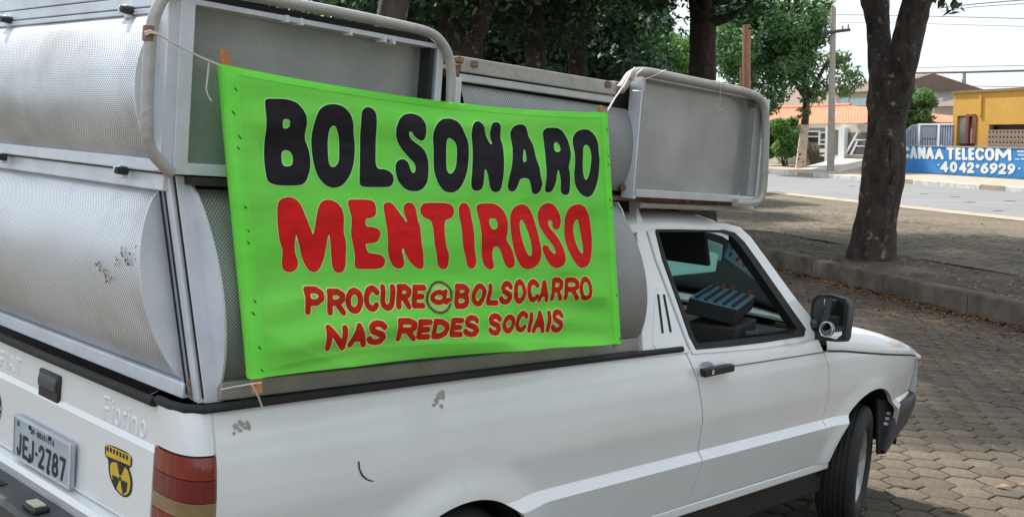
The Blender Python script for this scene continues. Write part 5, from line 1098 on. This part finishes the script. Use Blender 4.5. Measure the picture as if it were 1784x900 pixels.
for px, py, r_ in ((1350, 260, .55), (1372, 258, .6), (1385, 240, .45), (1365, 235, .6), (1350, 228, .5), (1375, 220, .5), (1355, 218, .4), (1390, 262, .35), (1345, 245, .5), (1368, 212, .3)):
    s_, z_ = PN((px, py), 21.4); cs.append(SN(s_, 21.4+RNG.normal(0, .25), z_)); rr.append(r_*SU)
V, F = leaves(cs, rr, 9500, .12, seed=51); fast_mesh('foliage', V-hd0, F, LEAFL, hb, kind='stuff'); b = MB()
for k in range(6): limb(b, [np.array([RNG.normal(0, .1), RNG.normal(0, .1), -.05]), cs[k]-hd0], [.04, .015], n=6, amp=.03)
b.build('stem', BARK2, hb)
c = SN(PN((1590, 198), 25)[0], 25, PN((1590, 198), 25)[1]); b0 = np.array([c[0], c[1], level(c)])
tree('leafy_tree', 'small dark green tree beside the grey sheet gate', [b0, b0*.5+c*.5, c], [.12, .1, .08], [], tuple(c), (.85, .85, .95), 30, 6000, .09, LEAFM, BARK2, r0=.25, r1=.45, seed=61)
# ================================================================== far side of the street
FR = Matrix.Rotation(rz, 4, 'Z')
def pxbox(b, x0, y0, x1, y1, n, t, zmin=None):       # a slab whose front face spans the picture rectangle on plane n
    sa, za = PN((x0, y0), n); sb_, zb_ = PN((x1, y1), n); return nbox(b, min(sa, sb_), max(sa, sb_), n, n+t, min(za, zb_) if zmin is None else zmin, max(za, zb_))
BLUE = mat('blue_painted_wall', (.022, .16, .46), (.035, .23, .55), scale=2.2, rough=.8, lo=.3, hi=.7, bump=.2, bscale=12)
WHITEP = mat('white_wall_paint', (.74, .75, .74), (.60, .64, .68), scale=8, rough=.85)
bw = empty('blue_wall', tuple(SN(26, 21.7, .13)), label='low blue wall with white painted shop lettering and phone number', cat='wall')
def loc(o, root): o.location = -Vector(root.location) if False else o.location; o.matrix_parent_inverse = Matrix.Translation(-Vector(root.location)); return o
s0, _ = PN((1560, 280), 21.7)
b = MB(); nbox(b, 12, s0, 21.7, 21.85, -.05, 1.085); loc(b.build('wall_face', BLUE, bw, bevel=.01), bw)
b = MB(); nbox(b, 12, s0, 21.68, 21.87, 1.086, 1.12); loc(b.build('coping', mat('grey_coping', (.28, .29, .30), (.2, .2, .2), scale=4, rough=.9), bw), bw)
b = MB(); nbox(b, 12, s0, 21.694, 21.72, -.02, .20); loc(b.build('stained_base', mat('dark_blue_stain', (.03, .10, .20), (.03, .20, .45), scale=3, rough=.9), bw), bw)
def wsurf(off):
    def f(a, b_):
        return np.array([SN(*(lambda q: (q[0], 21.7-off, q[1]))(PN((x, y), 21.7-off))) for x, y in zip(a, b_)])
    return f
def wglyph(ch, x0, x1, y0, y1, r):
    ox, oy, sc = 1544, 100, 3.9125
    bx = (ox+x0/sc, oy+y0/sc, ox+x1/sc, oy+y1/sc); sg = stroke_segs(ch, bx, r); o = glyph_mesh(lambda X, Y: seg_field(X, Y, sg), bx, .45, wsurf(.012), 'letter', WHITEP, bw); loc(o, bw)
for ch, a, b_ in (('C', 112, 158), ('A', 160, 212), ('N', 216, 268), ('A', 270, 326), ('Ã', 330, 392), ('T', 410, 466), ('E', 471, 510), ('L', 516, 554), ('E', 560, 602), ('C', 607, 668), ('O', 671, 738), ('M', 742, 854)):
    y0 = 606+(a-110)*.013
    if ch == 'Ã': wglyph('A', a, b_, y0+12, y0+87, 2.5); continue
    wglyph(ch, a, b_, y0, y0+84+(a-110)*.012, 2.6 if ch != 'M' else 2.9)
sg = [(1544+346/3.9125, 100+608/3.9125, 1544+358/3.9125, 100+602/3.9125, 1.1), (1544+358/3.9125, 100+602/3.9125, 1544+366/3.9125, 100+608/3.9125, 1.1), (1544+366/3.9125, 100+608/3.9125, 1544+378/3.9125, 100+601/3.9125, 1.1)]
loc(glyph_mesh(lambda X, Y: seg_field(X, Y, sg), (1630, 248, 1643, 255), .4, wsurf(.012), 'letter', WHITEP, bw), bw)
for ch, a, b_ in (('4', 368, 424), ('0', 434, 484), ('4', 496, 548), ('2', 550, 600), ('6', 642, 698), ('9', 704, 760), ('2', 764, 818), ('9', 826, 880)):
    y0 = 708+(a-368)*.035; wglyph(ch, a, b_, y0, y0+74, 2.3)
for x, y, r in ((355, 732, 1.6), (622, 741, 3.4), (908, 757, 1.8)):
    sg1 = [(1544+x/3.9125, 100+y/3.9125, 1544+x/3.9125+.01, 100+y/3.9125, r)]; loc(glyph_mesh(lambda X, Y: seg_field(X, Y, sg1), (1544+x/3.9125-5, 100+y/3.9125-5, 1544+x/3.9125+5, 100+y/3.9125+5), .5, wsurf(.012), 'dot', WHITEP, bw), bw)
LB = mat('faded_white_paint', (.45, .58, .72), (.3, .45, .65), scale=9, rough=.85); b = MB()
for x0, y0, x1, y1 in ((1772, 262, 1784, 266), (1773, 268, 1790, 272), (1768, 276, 1776, 279), (1779, 275, 1792, 279), (1784, 261, 1796, 265)): pxbox(b, x0, y0, x1, y1, 21.69, .012)
loc(b.build('small_lettering', LB, bw), bw)
# yellow building
YELB = mat('ochre_yellow_render', (.62, .34, .055), (.54, .30, .06), scale=1.2, rough=.85, bump=.15, bscale=10)
yb = empty('yellow_building', tuple(SN(24, 23.6, .13)), label='ochre yellow single-storey building with lattice screen behind the blue wall', cat='building')
ny = 23.0; sE, zT = PN((1662, 163), ny); zT = 3.0
s1, z1 = PN((1668, 202), ny); s2, z2 = PN((1698, 250), ny); s3, z3 = PN((1723, 217), ny)
b = MB(); nbox(b, 10, sE, ny, ny+.2, z1, zT-.06); nbox(b, s1, sE, ny, ny+.2, .1, z1-.002); nbox(b, s3, s2, ny, ny+.2, .1, z1-.002); nbox(b, 10, s3-.002, ny, ny+.2, z3, z1-.002); nbox(b, sE-.2, sE-.002, ny+.202, ny+7, .1, zT-.06); nbox(b, 10, s3-.002, ny, ny+.2, .1, .45)
loc(b.build('wall', YELB, yb), yb)
b = MB(); nbox(b, 10, sE+.05, ny-.06, ny+7, zT-.058, zT+.03); loc(b.build('roof_edge', mat('brown_capping', (.30, .17, .06), (.2, .12, .05), scale=5, rough=.9), yb), yb)
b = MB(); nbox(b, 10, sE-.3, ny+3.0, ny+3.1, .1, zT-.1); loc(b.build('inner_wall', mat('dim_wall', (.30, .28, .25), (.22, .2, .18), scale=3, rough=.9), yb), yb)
FRM = mat('red_brown_frame', (.24, .07, .03), (.16, .05, .03), scale=8, rough=.7); PANEG = mat('pale_pane', (.55, .60, .60), (.40, .46, .47), scale=1.5, rough=.15)
b = MB(); pxbox(b, 1683, 201, 1686, 250, ny-.03, .1); pxbox(b, 1695, 201, 1699, 250, ny-.03, .1); pxbox(b, 1683, 199, 1699, 202.5, ny-.032, .1); loc(b.build('door_frame', FRM, yb), yb)
for x0, x1 in ((1668, 1682), (1687, 1694.5)):
    b = MB(); pxbox(b, x0, 204, x1, 250, ny+.12, .03); loc(b.build('pane', PANEG, yb), yb)
b = MB(); pxbox(b, 1706, 166, 1708.5, 202, ny-.05, .05); loc(b.build('downpipe', YELB, yb), yb)
LAT = mat('lattice_block', (.34, .26, .19), (.24, .18, .13), scale=6, rough=.9); step = .17; zz = .45; 
lat_mesh = None; cnt = 0
for i in range(int((s3-21.3)/step)):
    for j in range(7):
        z0 = .47+j*step
        if z0+step > z3: continue
        sc0 = s3-.03-i*step
        if lat_mesh is None:
            t = MB(); w = step*.485*SU; A_ = [(-w, 0, -w), (w, 0, -w), (w, 0, w), (-w, 0, w)]; Bq = [(0, 0, -w*.62), (w*.62, 0, 0), (0, 0, w*.62), (-w*.62, 0, 0)]
            t.ring(A_, Bq, (0, .14, 0)); ob = t.build('lattice_block', LAT, yb, smooth=0); lat_mesh = ob.data
        else:
            ob = bpy.data.objects.new('lattice_block', lat_mesh); COL.objects.link(ob); ob.parent = yb
        ob.matrix_parent_inverse = Matrix.Translation(-Vector(yb.location)); p = SN(sc0-step/2, ny+.05, z0+step/2); ob.location = p; ob.rotation_euler = (0, 0, rz)
b = MB(); nbox(b, 14, s3, ny+.35, ny+.4, .3, z3); loc(b.build('screen_backing', mat('dark_brown_wall', (.16, .13, .10), rough=.9), yb), yb)  # plain dark brown backing behind the lattice blocks
# grey sheet gate, back buildings
GS = mat('grey_sheet_metal', (.30, .35, .42), (.22, .26, .32), scale=3, rough=.5, metal=.3)
gg = empty('sheet_gate', tuple(SN(28, 22.4, .13)), label='grey corrugated sheet gate with white frame between the blue wall and small tree', cat='gate')
o_ = [(1571, 250), (1572, 238), (1578, 226), (1588, 218), (1602, 215), (1661, 217), (1661, 250)]
P_ = []
for p in o_: q = PN(p, 22.4); P_.append(SN(q[0], 22.4, max(.1, q[1]) if p[1] < 249 else .1))
loc(MB().prism(P_, NV*.056).build('sheet', GS, gg, smooth=0), gg)
for x in np.arange(1575, 1661, 4.3):
    y0 = np.interp(x, [1571, 1578, 1588, 1602, 1661], [245, 227, 219, 216.5, 218]); b = MB(); pxbox(b, x, y0, x+1.6, 250, 22.36, .04, zmin=.1); loc(b.build('rib', GS, gg), gg)
b = MB()
for r_ in ((1600, 216, 1602, 250), (1634, 217, 1636, 250)): pxbox(b, *r_, 22.33, .05, zmin=.1)
pxbox(b, 1600, 215.5, 1661, 217.5, 22.335, .05); loc(b.build('gate_frame', WHITEP, gg), gg)
b = MB(); pxbox(b, 1606, 221, 1630, 241, 22.345, .03); loc(b.build('gate_panel', mat('dark_grey_sheet', (.16, .19, .24), rough=.5), gg), gg)
PINK = mat('pale_pink_render', (.55, .42, .36), (.48, .38, .33), scale=1.5, rough=.9); BEIGE = mat('beige_render', (.58, .53, .46), (.48, .44, .38), scale=1.6, rough=.9)
GREYW = mat('grey_render', (.36, .37, .39), (.28, .29, .30), scale=2, rough=.9); ROOFB = mat('brown_roof', (.20, .13, .10), (.14, .1, .08), scale=6, rough=.9)
def building(label, x0, y0, x1, y1, n, dpt, wm, roof=None, wins=(), winm=PANEG, cat='building', ov=2):
    sa, za = PN((x0, y0), n); sb_, zb_ = PN((x1, y1), n); root = empty('distant_building', tuple(SN((sa+sb_)/2, n, .1)), label=label, cat=cat)
    b = MB(); nbox(b, min(sa, sb_), max(sa, sb_), n, n+dpt, .1, za); loc(b.build('wall', wm, root), root)
    if roof:
        rm, h = roof; s_a, s_b = min(sa, sb_)-.3, max(sa, sb_)+.3; mid = n+dpt/2
        P_ = [SN(s_a, n-.4, za), SN(s_b, n-.4, za), SN(s_b, n+dpt+.4, za), SN(s_a, n+dpt+.4, za), SN(s_a, mid, za+h), SN(s_b, mid, za+h)]
        loc(MB().add(P_, [(0, 1, 5, 4), (2, 3, 4, 5), (0, 4, 3), (1, 2, 5), (0, 3, 2, 1)]).build('roof', rm, root, smooth=0), root)
    for w in wins:
        b = MB(); pxbox(b, *w, n-.04, .06); wo_ = loc(b.build('window', winm, root), root)
        b = MB(); xm = (w[0]+w[2])/2; pxbox(b, xm-.6, w[1], xm+.6, w[3], n-.06, .02); pxbox(b, w[0], w[3]-.8, w[2], w[3], n-.062, .02); f_ = b.build('window_bar', WHITEP, wo_); 
    return root
CY = mat('cyan_glass', (.45, .70, .74), (.35, .6, .66), scale=2, rough=.2)
building('pale pink upper storey behind the orange-roofed house', 1340, 158, 1455, 240, 32, 6, PINK, None, ())
building('beige two-storey house with pale cyan windows behind the big forked tree', 1456, 163, 1530, 240, 31, 6, BEIGE, (ROOFB, .9), ((1464, 171, 1478, 183), (1481, 172, 1510, 183)), CY)
building('grey shed with white gable seen past the small dark tree', 1601, 172, 1640, 240, 33, 5, GREYW, None)
building('pale house with brown sloping roof left of the yellow building', 1628, 186, 1668, 240, 30, 4, BEIGE, (ROOFB, .5))
building('far grey rooftop on the skyline behind the sheet gate', 1592, 166, 1628, 240, 48, 6, GREYW, None)
# house with the orange roof and white gates
hs = empty('orange_roofed_house', tuple(SN(37, 23, .13)), label='low house with orange clay tile roof behind white barred gates', cat='house')
e0, ez0 = PN((1335, 209), 23.2); e1, ez1 = PN((1532, 219), 23.2); ez = 2.0
b = MB(); nbox(b, e1+.3, e0, 23.6, 29, .1, ez-.02); loc(b.build('wall', BEIGE, hs), hs)
ORG = mat('orange_clay_tiles', (.62, .20, .10), (.50, .17, .09), scale=5, rough=.85, bump=.3, bscale=20); r0s, r0z = PN((1352, 188), 26.4); r1s, r1z = PN((1482, 190), 26.4); rz_ = 2.78
rows = []
for t in np.linspace(0, 1, 26):
    row = []
    for k in range(170):
        u = k/169; sL = lerp(e0+.4, r0s+2, t); sR = lerp(e1-.1, r1s, t); s_ = lerp(sL, sR, u); row.append(SN(s_, lerp(22.7, 26.4, t), lerp(ez-.06, rz_, t)+.022*math.sin(s_*28)+.012*((t*25) % 2 > .99)))
    rows.append(row)
loc(MB().grid(rows).build('tile_roof', ORG, hs, smooth=60), hs)
loc(MB().add([SN(e1-.1, 22.7, ez-.06), SN(r1s, 26.4, rz_), SN(e1-.1, 29.5, ez-.06)], [(0, 1, 2)]).build('roof_hip', ORG, hs, smooth=0), hs)
loc(MB().tube([SN(r0s+2, 26.4, rz_+.03), SN(r1s, 26.4, rz_+.03)], .12, 8).build('ridge_tiles', ORG, hs), hs)
loc(MB().tube([SN(e0+.4, 22.69, ez-.11), SN(e1-.1, 22.69, ez-.11)], .085, 6).build('gutter', ROOFB, hs), hs)
fw_ = empty('front_wall', tuple(SN(34, 22.3, .13)), label='pale front wall with white pillars and dark barred gates below the orange roof', cat='wall')
GD = mat('dark_gate_panel', (.10, .095, .09), (.16, .15, .14), scale=6, rough=.8); STN = mat('mossy_stone', (.13, .11, .08), (.20, .18, .12), scale=6, rough=.95, bump=.5)
def fpart(name, m, *rects, n=22.3, t=.1, zmin=None):
    b = MB()
    for r_ in rects: pxbox(b, *r_, n, t, zmin=zmin)
    return loc(b.build(name, m, fw_), fw_)
fpart('wall', BEIGE, (1395, 217, 1538, 276), n=22.45, t=.12, zmin=.1)
fpart('dark_panel', GD, (1403, 223, 1440, 250), n=22.40, t=.06); fpart('stone_panel', STN, (1402, 248, 1437, 284), n=22.38, t=.06, zmin=.1)
for r_ in ((1404, 228, 1428, 230.2), (1404, 237, 1426, 239), (1426, 228, 1428.5, 253), (1428, 250, 1437, 252.5), (1430, 230, 1440, 232), (1430, 243, 1440, 245), (1428, 259, 1440, 266), (1428, 269, 1440, 273)): fpart('gate_bar', WHITEP, r_, n=22.33+RNG.random()*.01, t=.05)
fpart('pillar', WHITEP, (1456, 222, 1470, 272), n=22.25, t=.2, zmin=.4); fpart('pillar', WHITEP, (1438, 220, 1443, 272), n=22.28, t=.2, zmin=.1)
fpart('dark_panel', GD, (1453, 226, 1459, 270), n=22.24, t=.04)
fpart('dark_panel', GD, (1472, 231, 1530, 270), n=22.41, t=.03)
def diag(x0, y0, x1, y1, w=2.2):
    b = MB(); P_ = []
    for x, y in ((x0, y0), (x0+w, y0), (x1+w, y1), (x1, y1)): q = PN((x, y), 22.32); P_.append(SN(q[0], 22.32, q[1]))
    b.prism(P_, NV*.07); loc(b.build('gate_bar', WHITEP, fw_, smooth=0), fw_)
diag(1492, 231, 1471, 268, 3); diag(1492, 246, 1481, 269, 2.4); fpart('gate_bar', WHITEP, (1489, 242.5, 1530, 245.2), n=22.31, t=.05); fpart('gate_bar', WHITEP, (1491, 253.5, 1530, 256), n=22.31, t=.05); fpart('gate_bar', WHITEP, (1470, 269, 1530, 271), n=22.31, t=.05)
b = MB(); sa, _ = PN((1450, 280), 22); sb_, _ = PN((1530, 280), 22)
b.add([SN(sa, 20.4, .135), SN(sb_, 20.4, .135), SN(sb_, 22.3, .52), SN(sa, 22.3, .52), SN(sa, 20.4, .1), SN(sb_, 20.4, .1), SN(sb_, 22.3, .1), SN(sa, 22.3, .1)], [(0, 1, 2, 3), (4, 7, 6, 5), (0, 3, 7, 4), (1, 5, 6, 2), (2, 6, 7, 3), (0, 4, 5, 1)]); b.build('driveway_ramp', mat('pale_concrete_ramp', (.56, .52, .47), (.46, .42, .37), scale=2, rough=.9), kind='structure', smooth=0)
# poles and wires
CPOL = mat('concrete_pole', (.36, .33, .29), (.28, .26, .23), scale=4, rough=.9)
pb = SN(PN((1447, 299), 20.25)[0], 20.25, .12); ptop = PD((1452, 14), (pb-CW)@BW[:, 2]); pole = empty('utility_pole', tuple(pb), label='grey concrete utility pole with crossarm in front of the white gates', cat='utility pole')
MB().tube([(0, 0, -.1), tuple(ptop-pb)], [.20, .14], 12).build('shaft', CPOL, pole)
dp = (pb-CW)@BW[:, 2]; ca_ = PD((1432, 58), dp-.2); cb_ = PD((1481, 52), dp-.2); MB().tube([ca_-pb, cb_-pb], .085, 6).build('crossarm', mat('dark_crossarm', (.06, .06, .065), rough=.8), pole)
for x, y in ((1434, 52), (1444, 38), (1468, 48), (1478, 46)):
    q = PD((x, y), dp-.2)-pb; MB().lathe([(.0, .12), (.05, .1), (.03, .05), (.06, .03), (.03, -.12)], 8, Matrix.Translation(Vector(q))@Matrix.Rotation(math.radians(90), 4, 'X')).build('insulator', GREYW, pole)
wp = PD((1299, 300), 29*SU); wp[2] = level(wp); wt = PD((1301, 44), 29*SU); post = empty('wooden_post', tuple(wp), label='rust-brown wooden post right of the straight brown trunk', cat='post')
WP_ = mat('weathered_orange_wood', (.26, .12, .065), (.36, .19, .11), scale=9, rough=.85, stretch=(1, 1, .12))
MB().tube([(0, 0, -.1), tuple(wt-wp)], [.175, .155], 10).build('shaft', WP_, post); q0 = PD((1291, 300), 29.1*SU)-wp; q1 = PD((1293, 118), 29.1*SU)-wp; q0[2] = -.1; MB().tube([q0, q1], .085, 8).build('side_strut', WP_, post)
fp = SN(PN((1680, 250), 40)[0], 40, .1); ft = PD((1680, 126), (fp-CW)@BW[:, 2]); p2 = empty('utility_pole', tuple(fp), label='far thin utility pole rising behind the yellow building', cat='utility pole')
MB().tube([(0, 0, 0), tuple(ft-fp)], [.20, .15], 8).build('shaft', CPOL, p2)
for k, y in enumerate((140, 148, 156)): q = PD((1677, y), (fp-CW)@BW[:, 2])-fp; MB().lathe([(.0, .1), (.11, .06), (.06, -.1)], 8, Matrix.Translation(Vector(q))@Matrix.Rotation(math.radians(90), 4, 'X')).build('insulator', CPOL, p2)
fp = SN(PN((1631, 250), 60)[0], 60, .1); ft = PD((1630, 146), (fp-CW)@BW[:, 2]); p3 = empty('utility_pole', tuple(fp), label='farthest thin utility pole above the grey rooftops', cat='utility pole'); MB().tube([(0, 0, 0), tuple(ft-fp)], [.22, .17], 8).build('shaft', CPOL, p3)
WIRE = mat('cable', (.06, .065, .07), rough=.7)
GW = 'overhead cables along the street'
def wire(label, pts, r):
    q = []
    for x, y, n in pts: s_, z_ = PN((x, y), n); q.append(SN(s_, n, z_))
    q = resample(q, 40, close=False); sag = [p-np.array([0, 0, .0]) for p in q]
    tag(MB().tube(sag, r*SU, 6).build('overhead_cable', WIRE), label=label, cat='cable', group=GW)
wire('thin cable running right from the crossarm pole top past the forked tree', ((1452, 26, 20.2), (1560, 27, 20.2), (1840, 34, 20.2)), .011)
wire('thin lower cable from the crossarm pole past the forked tree', ((1460, 40, 20.2), (1560, 40, 20.2), (1840, 48, 20.2)), .007)
wire('thick dark cable bundle above the yellow building', ((1560, 128, 36), (1680, 126, 36), (1900, 120, 36)), .055)
wire('thin pale cable just over the thick cable bundle', ((1560, 119, 36), (1700, 116, 36), (1900, 112, 36)), .014)
wire('slack thin cable from the farthest pole to the thin pole', ((1560, 140, 55), (1632, 146, 58), (1680, 150, 42), (1800, 152, 40)), .018)
wire('high cable at the upper right of the sky, upper of the pair', ((1640, 14, 16), (1700, 7, 16), (1860, -6, 16)), .012)
wire('high cable at the upper right of the sky, lower of the pair', ((1640, 20, 16), (1700, 12, 16), (1860, 2, 16)), .008)
# ================================================================== fallen leaves
def litter(name, pts, size, m, seed):
    g = np.random.default_rng(seed); P = np.array(pts); k = len(P); a = g.uniform(0, 6.28, k); s_ = size*g.uniform(.5, 1.4, k)[:, None]; dx = np.stack([np.cos(a), np.sin(a), g.normal(0, .18, k)], 1); dy = np.stack([-np.sin(a), np.cos(a), g.normal(0, .2, k)], 1)
    up = np.array([0, 0, 1.0]); c = P+up*s_*.12
    V = np.stack([c+dx*s_, c+dy*s_*.45+up*s_*.22, c-dx*s_*.9+up*s_*.15, c-dy*s_*.45+up*s_*.2], 1).reshape(-1, 3); fast_mesh(name, V, np.arange(4*k).reshape(-1, 4), m, kind='stuff', label='dry brown leaves scattered on the paving and along the kerb', cat='fallen leaves')
pts = []
for _ in range(4200):
    n = 4.58-abs(RNG.normal(0, .13)); s_ = RNG.uniform(-4, 10); p = SN(s_, n, 0); p[2] = ground(p[0], p[1])+.006; pts.append(p)
for _ in range(3800):
    n = 4.5-abs(RNG.normal(0, 1.0)); s_ = RNG.uniform(-4, 10); p = SN(s_, n, 0); p[2] = ground(p[0], p[1])+.006; pts.append(p)
for _ in range(900):
    p = SN(RNG.uniform(-4, 10), RNG.uniform(-2, 4), 0); p[2] = ground(p[0], p[1])+.006; pts.append(p)
litter('fallen_leaves', pts, .034, mat('dry_leaf', (.30, .15, .055), (.13, .075, .035), scale=18, rough=.8), 3)
pts = []
for _ in range(1800): pts.append(SN(RNG.uniform(-4, 14), RNG.uniform(4.78, 5.95), .20))
for _ in range(900): 
    n = RNG.uniform(6.1, 11.5); pts.append(SN(RNG.uniform(-6, 26), n, .20-.09*min(1, (n-6)/5.4)))
litter('fallen_leaves', pts, .04, mat('pale_dry_leaf', (.36, .26, .14), (.16, .11, .06), scale=14, rough=.8), 4)
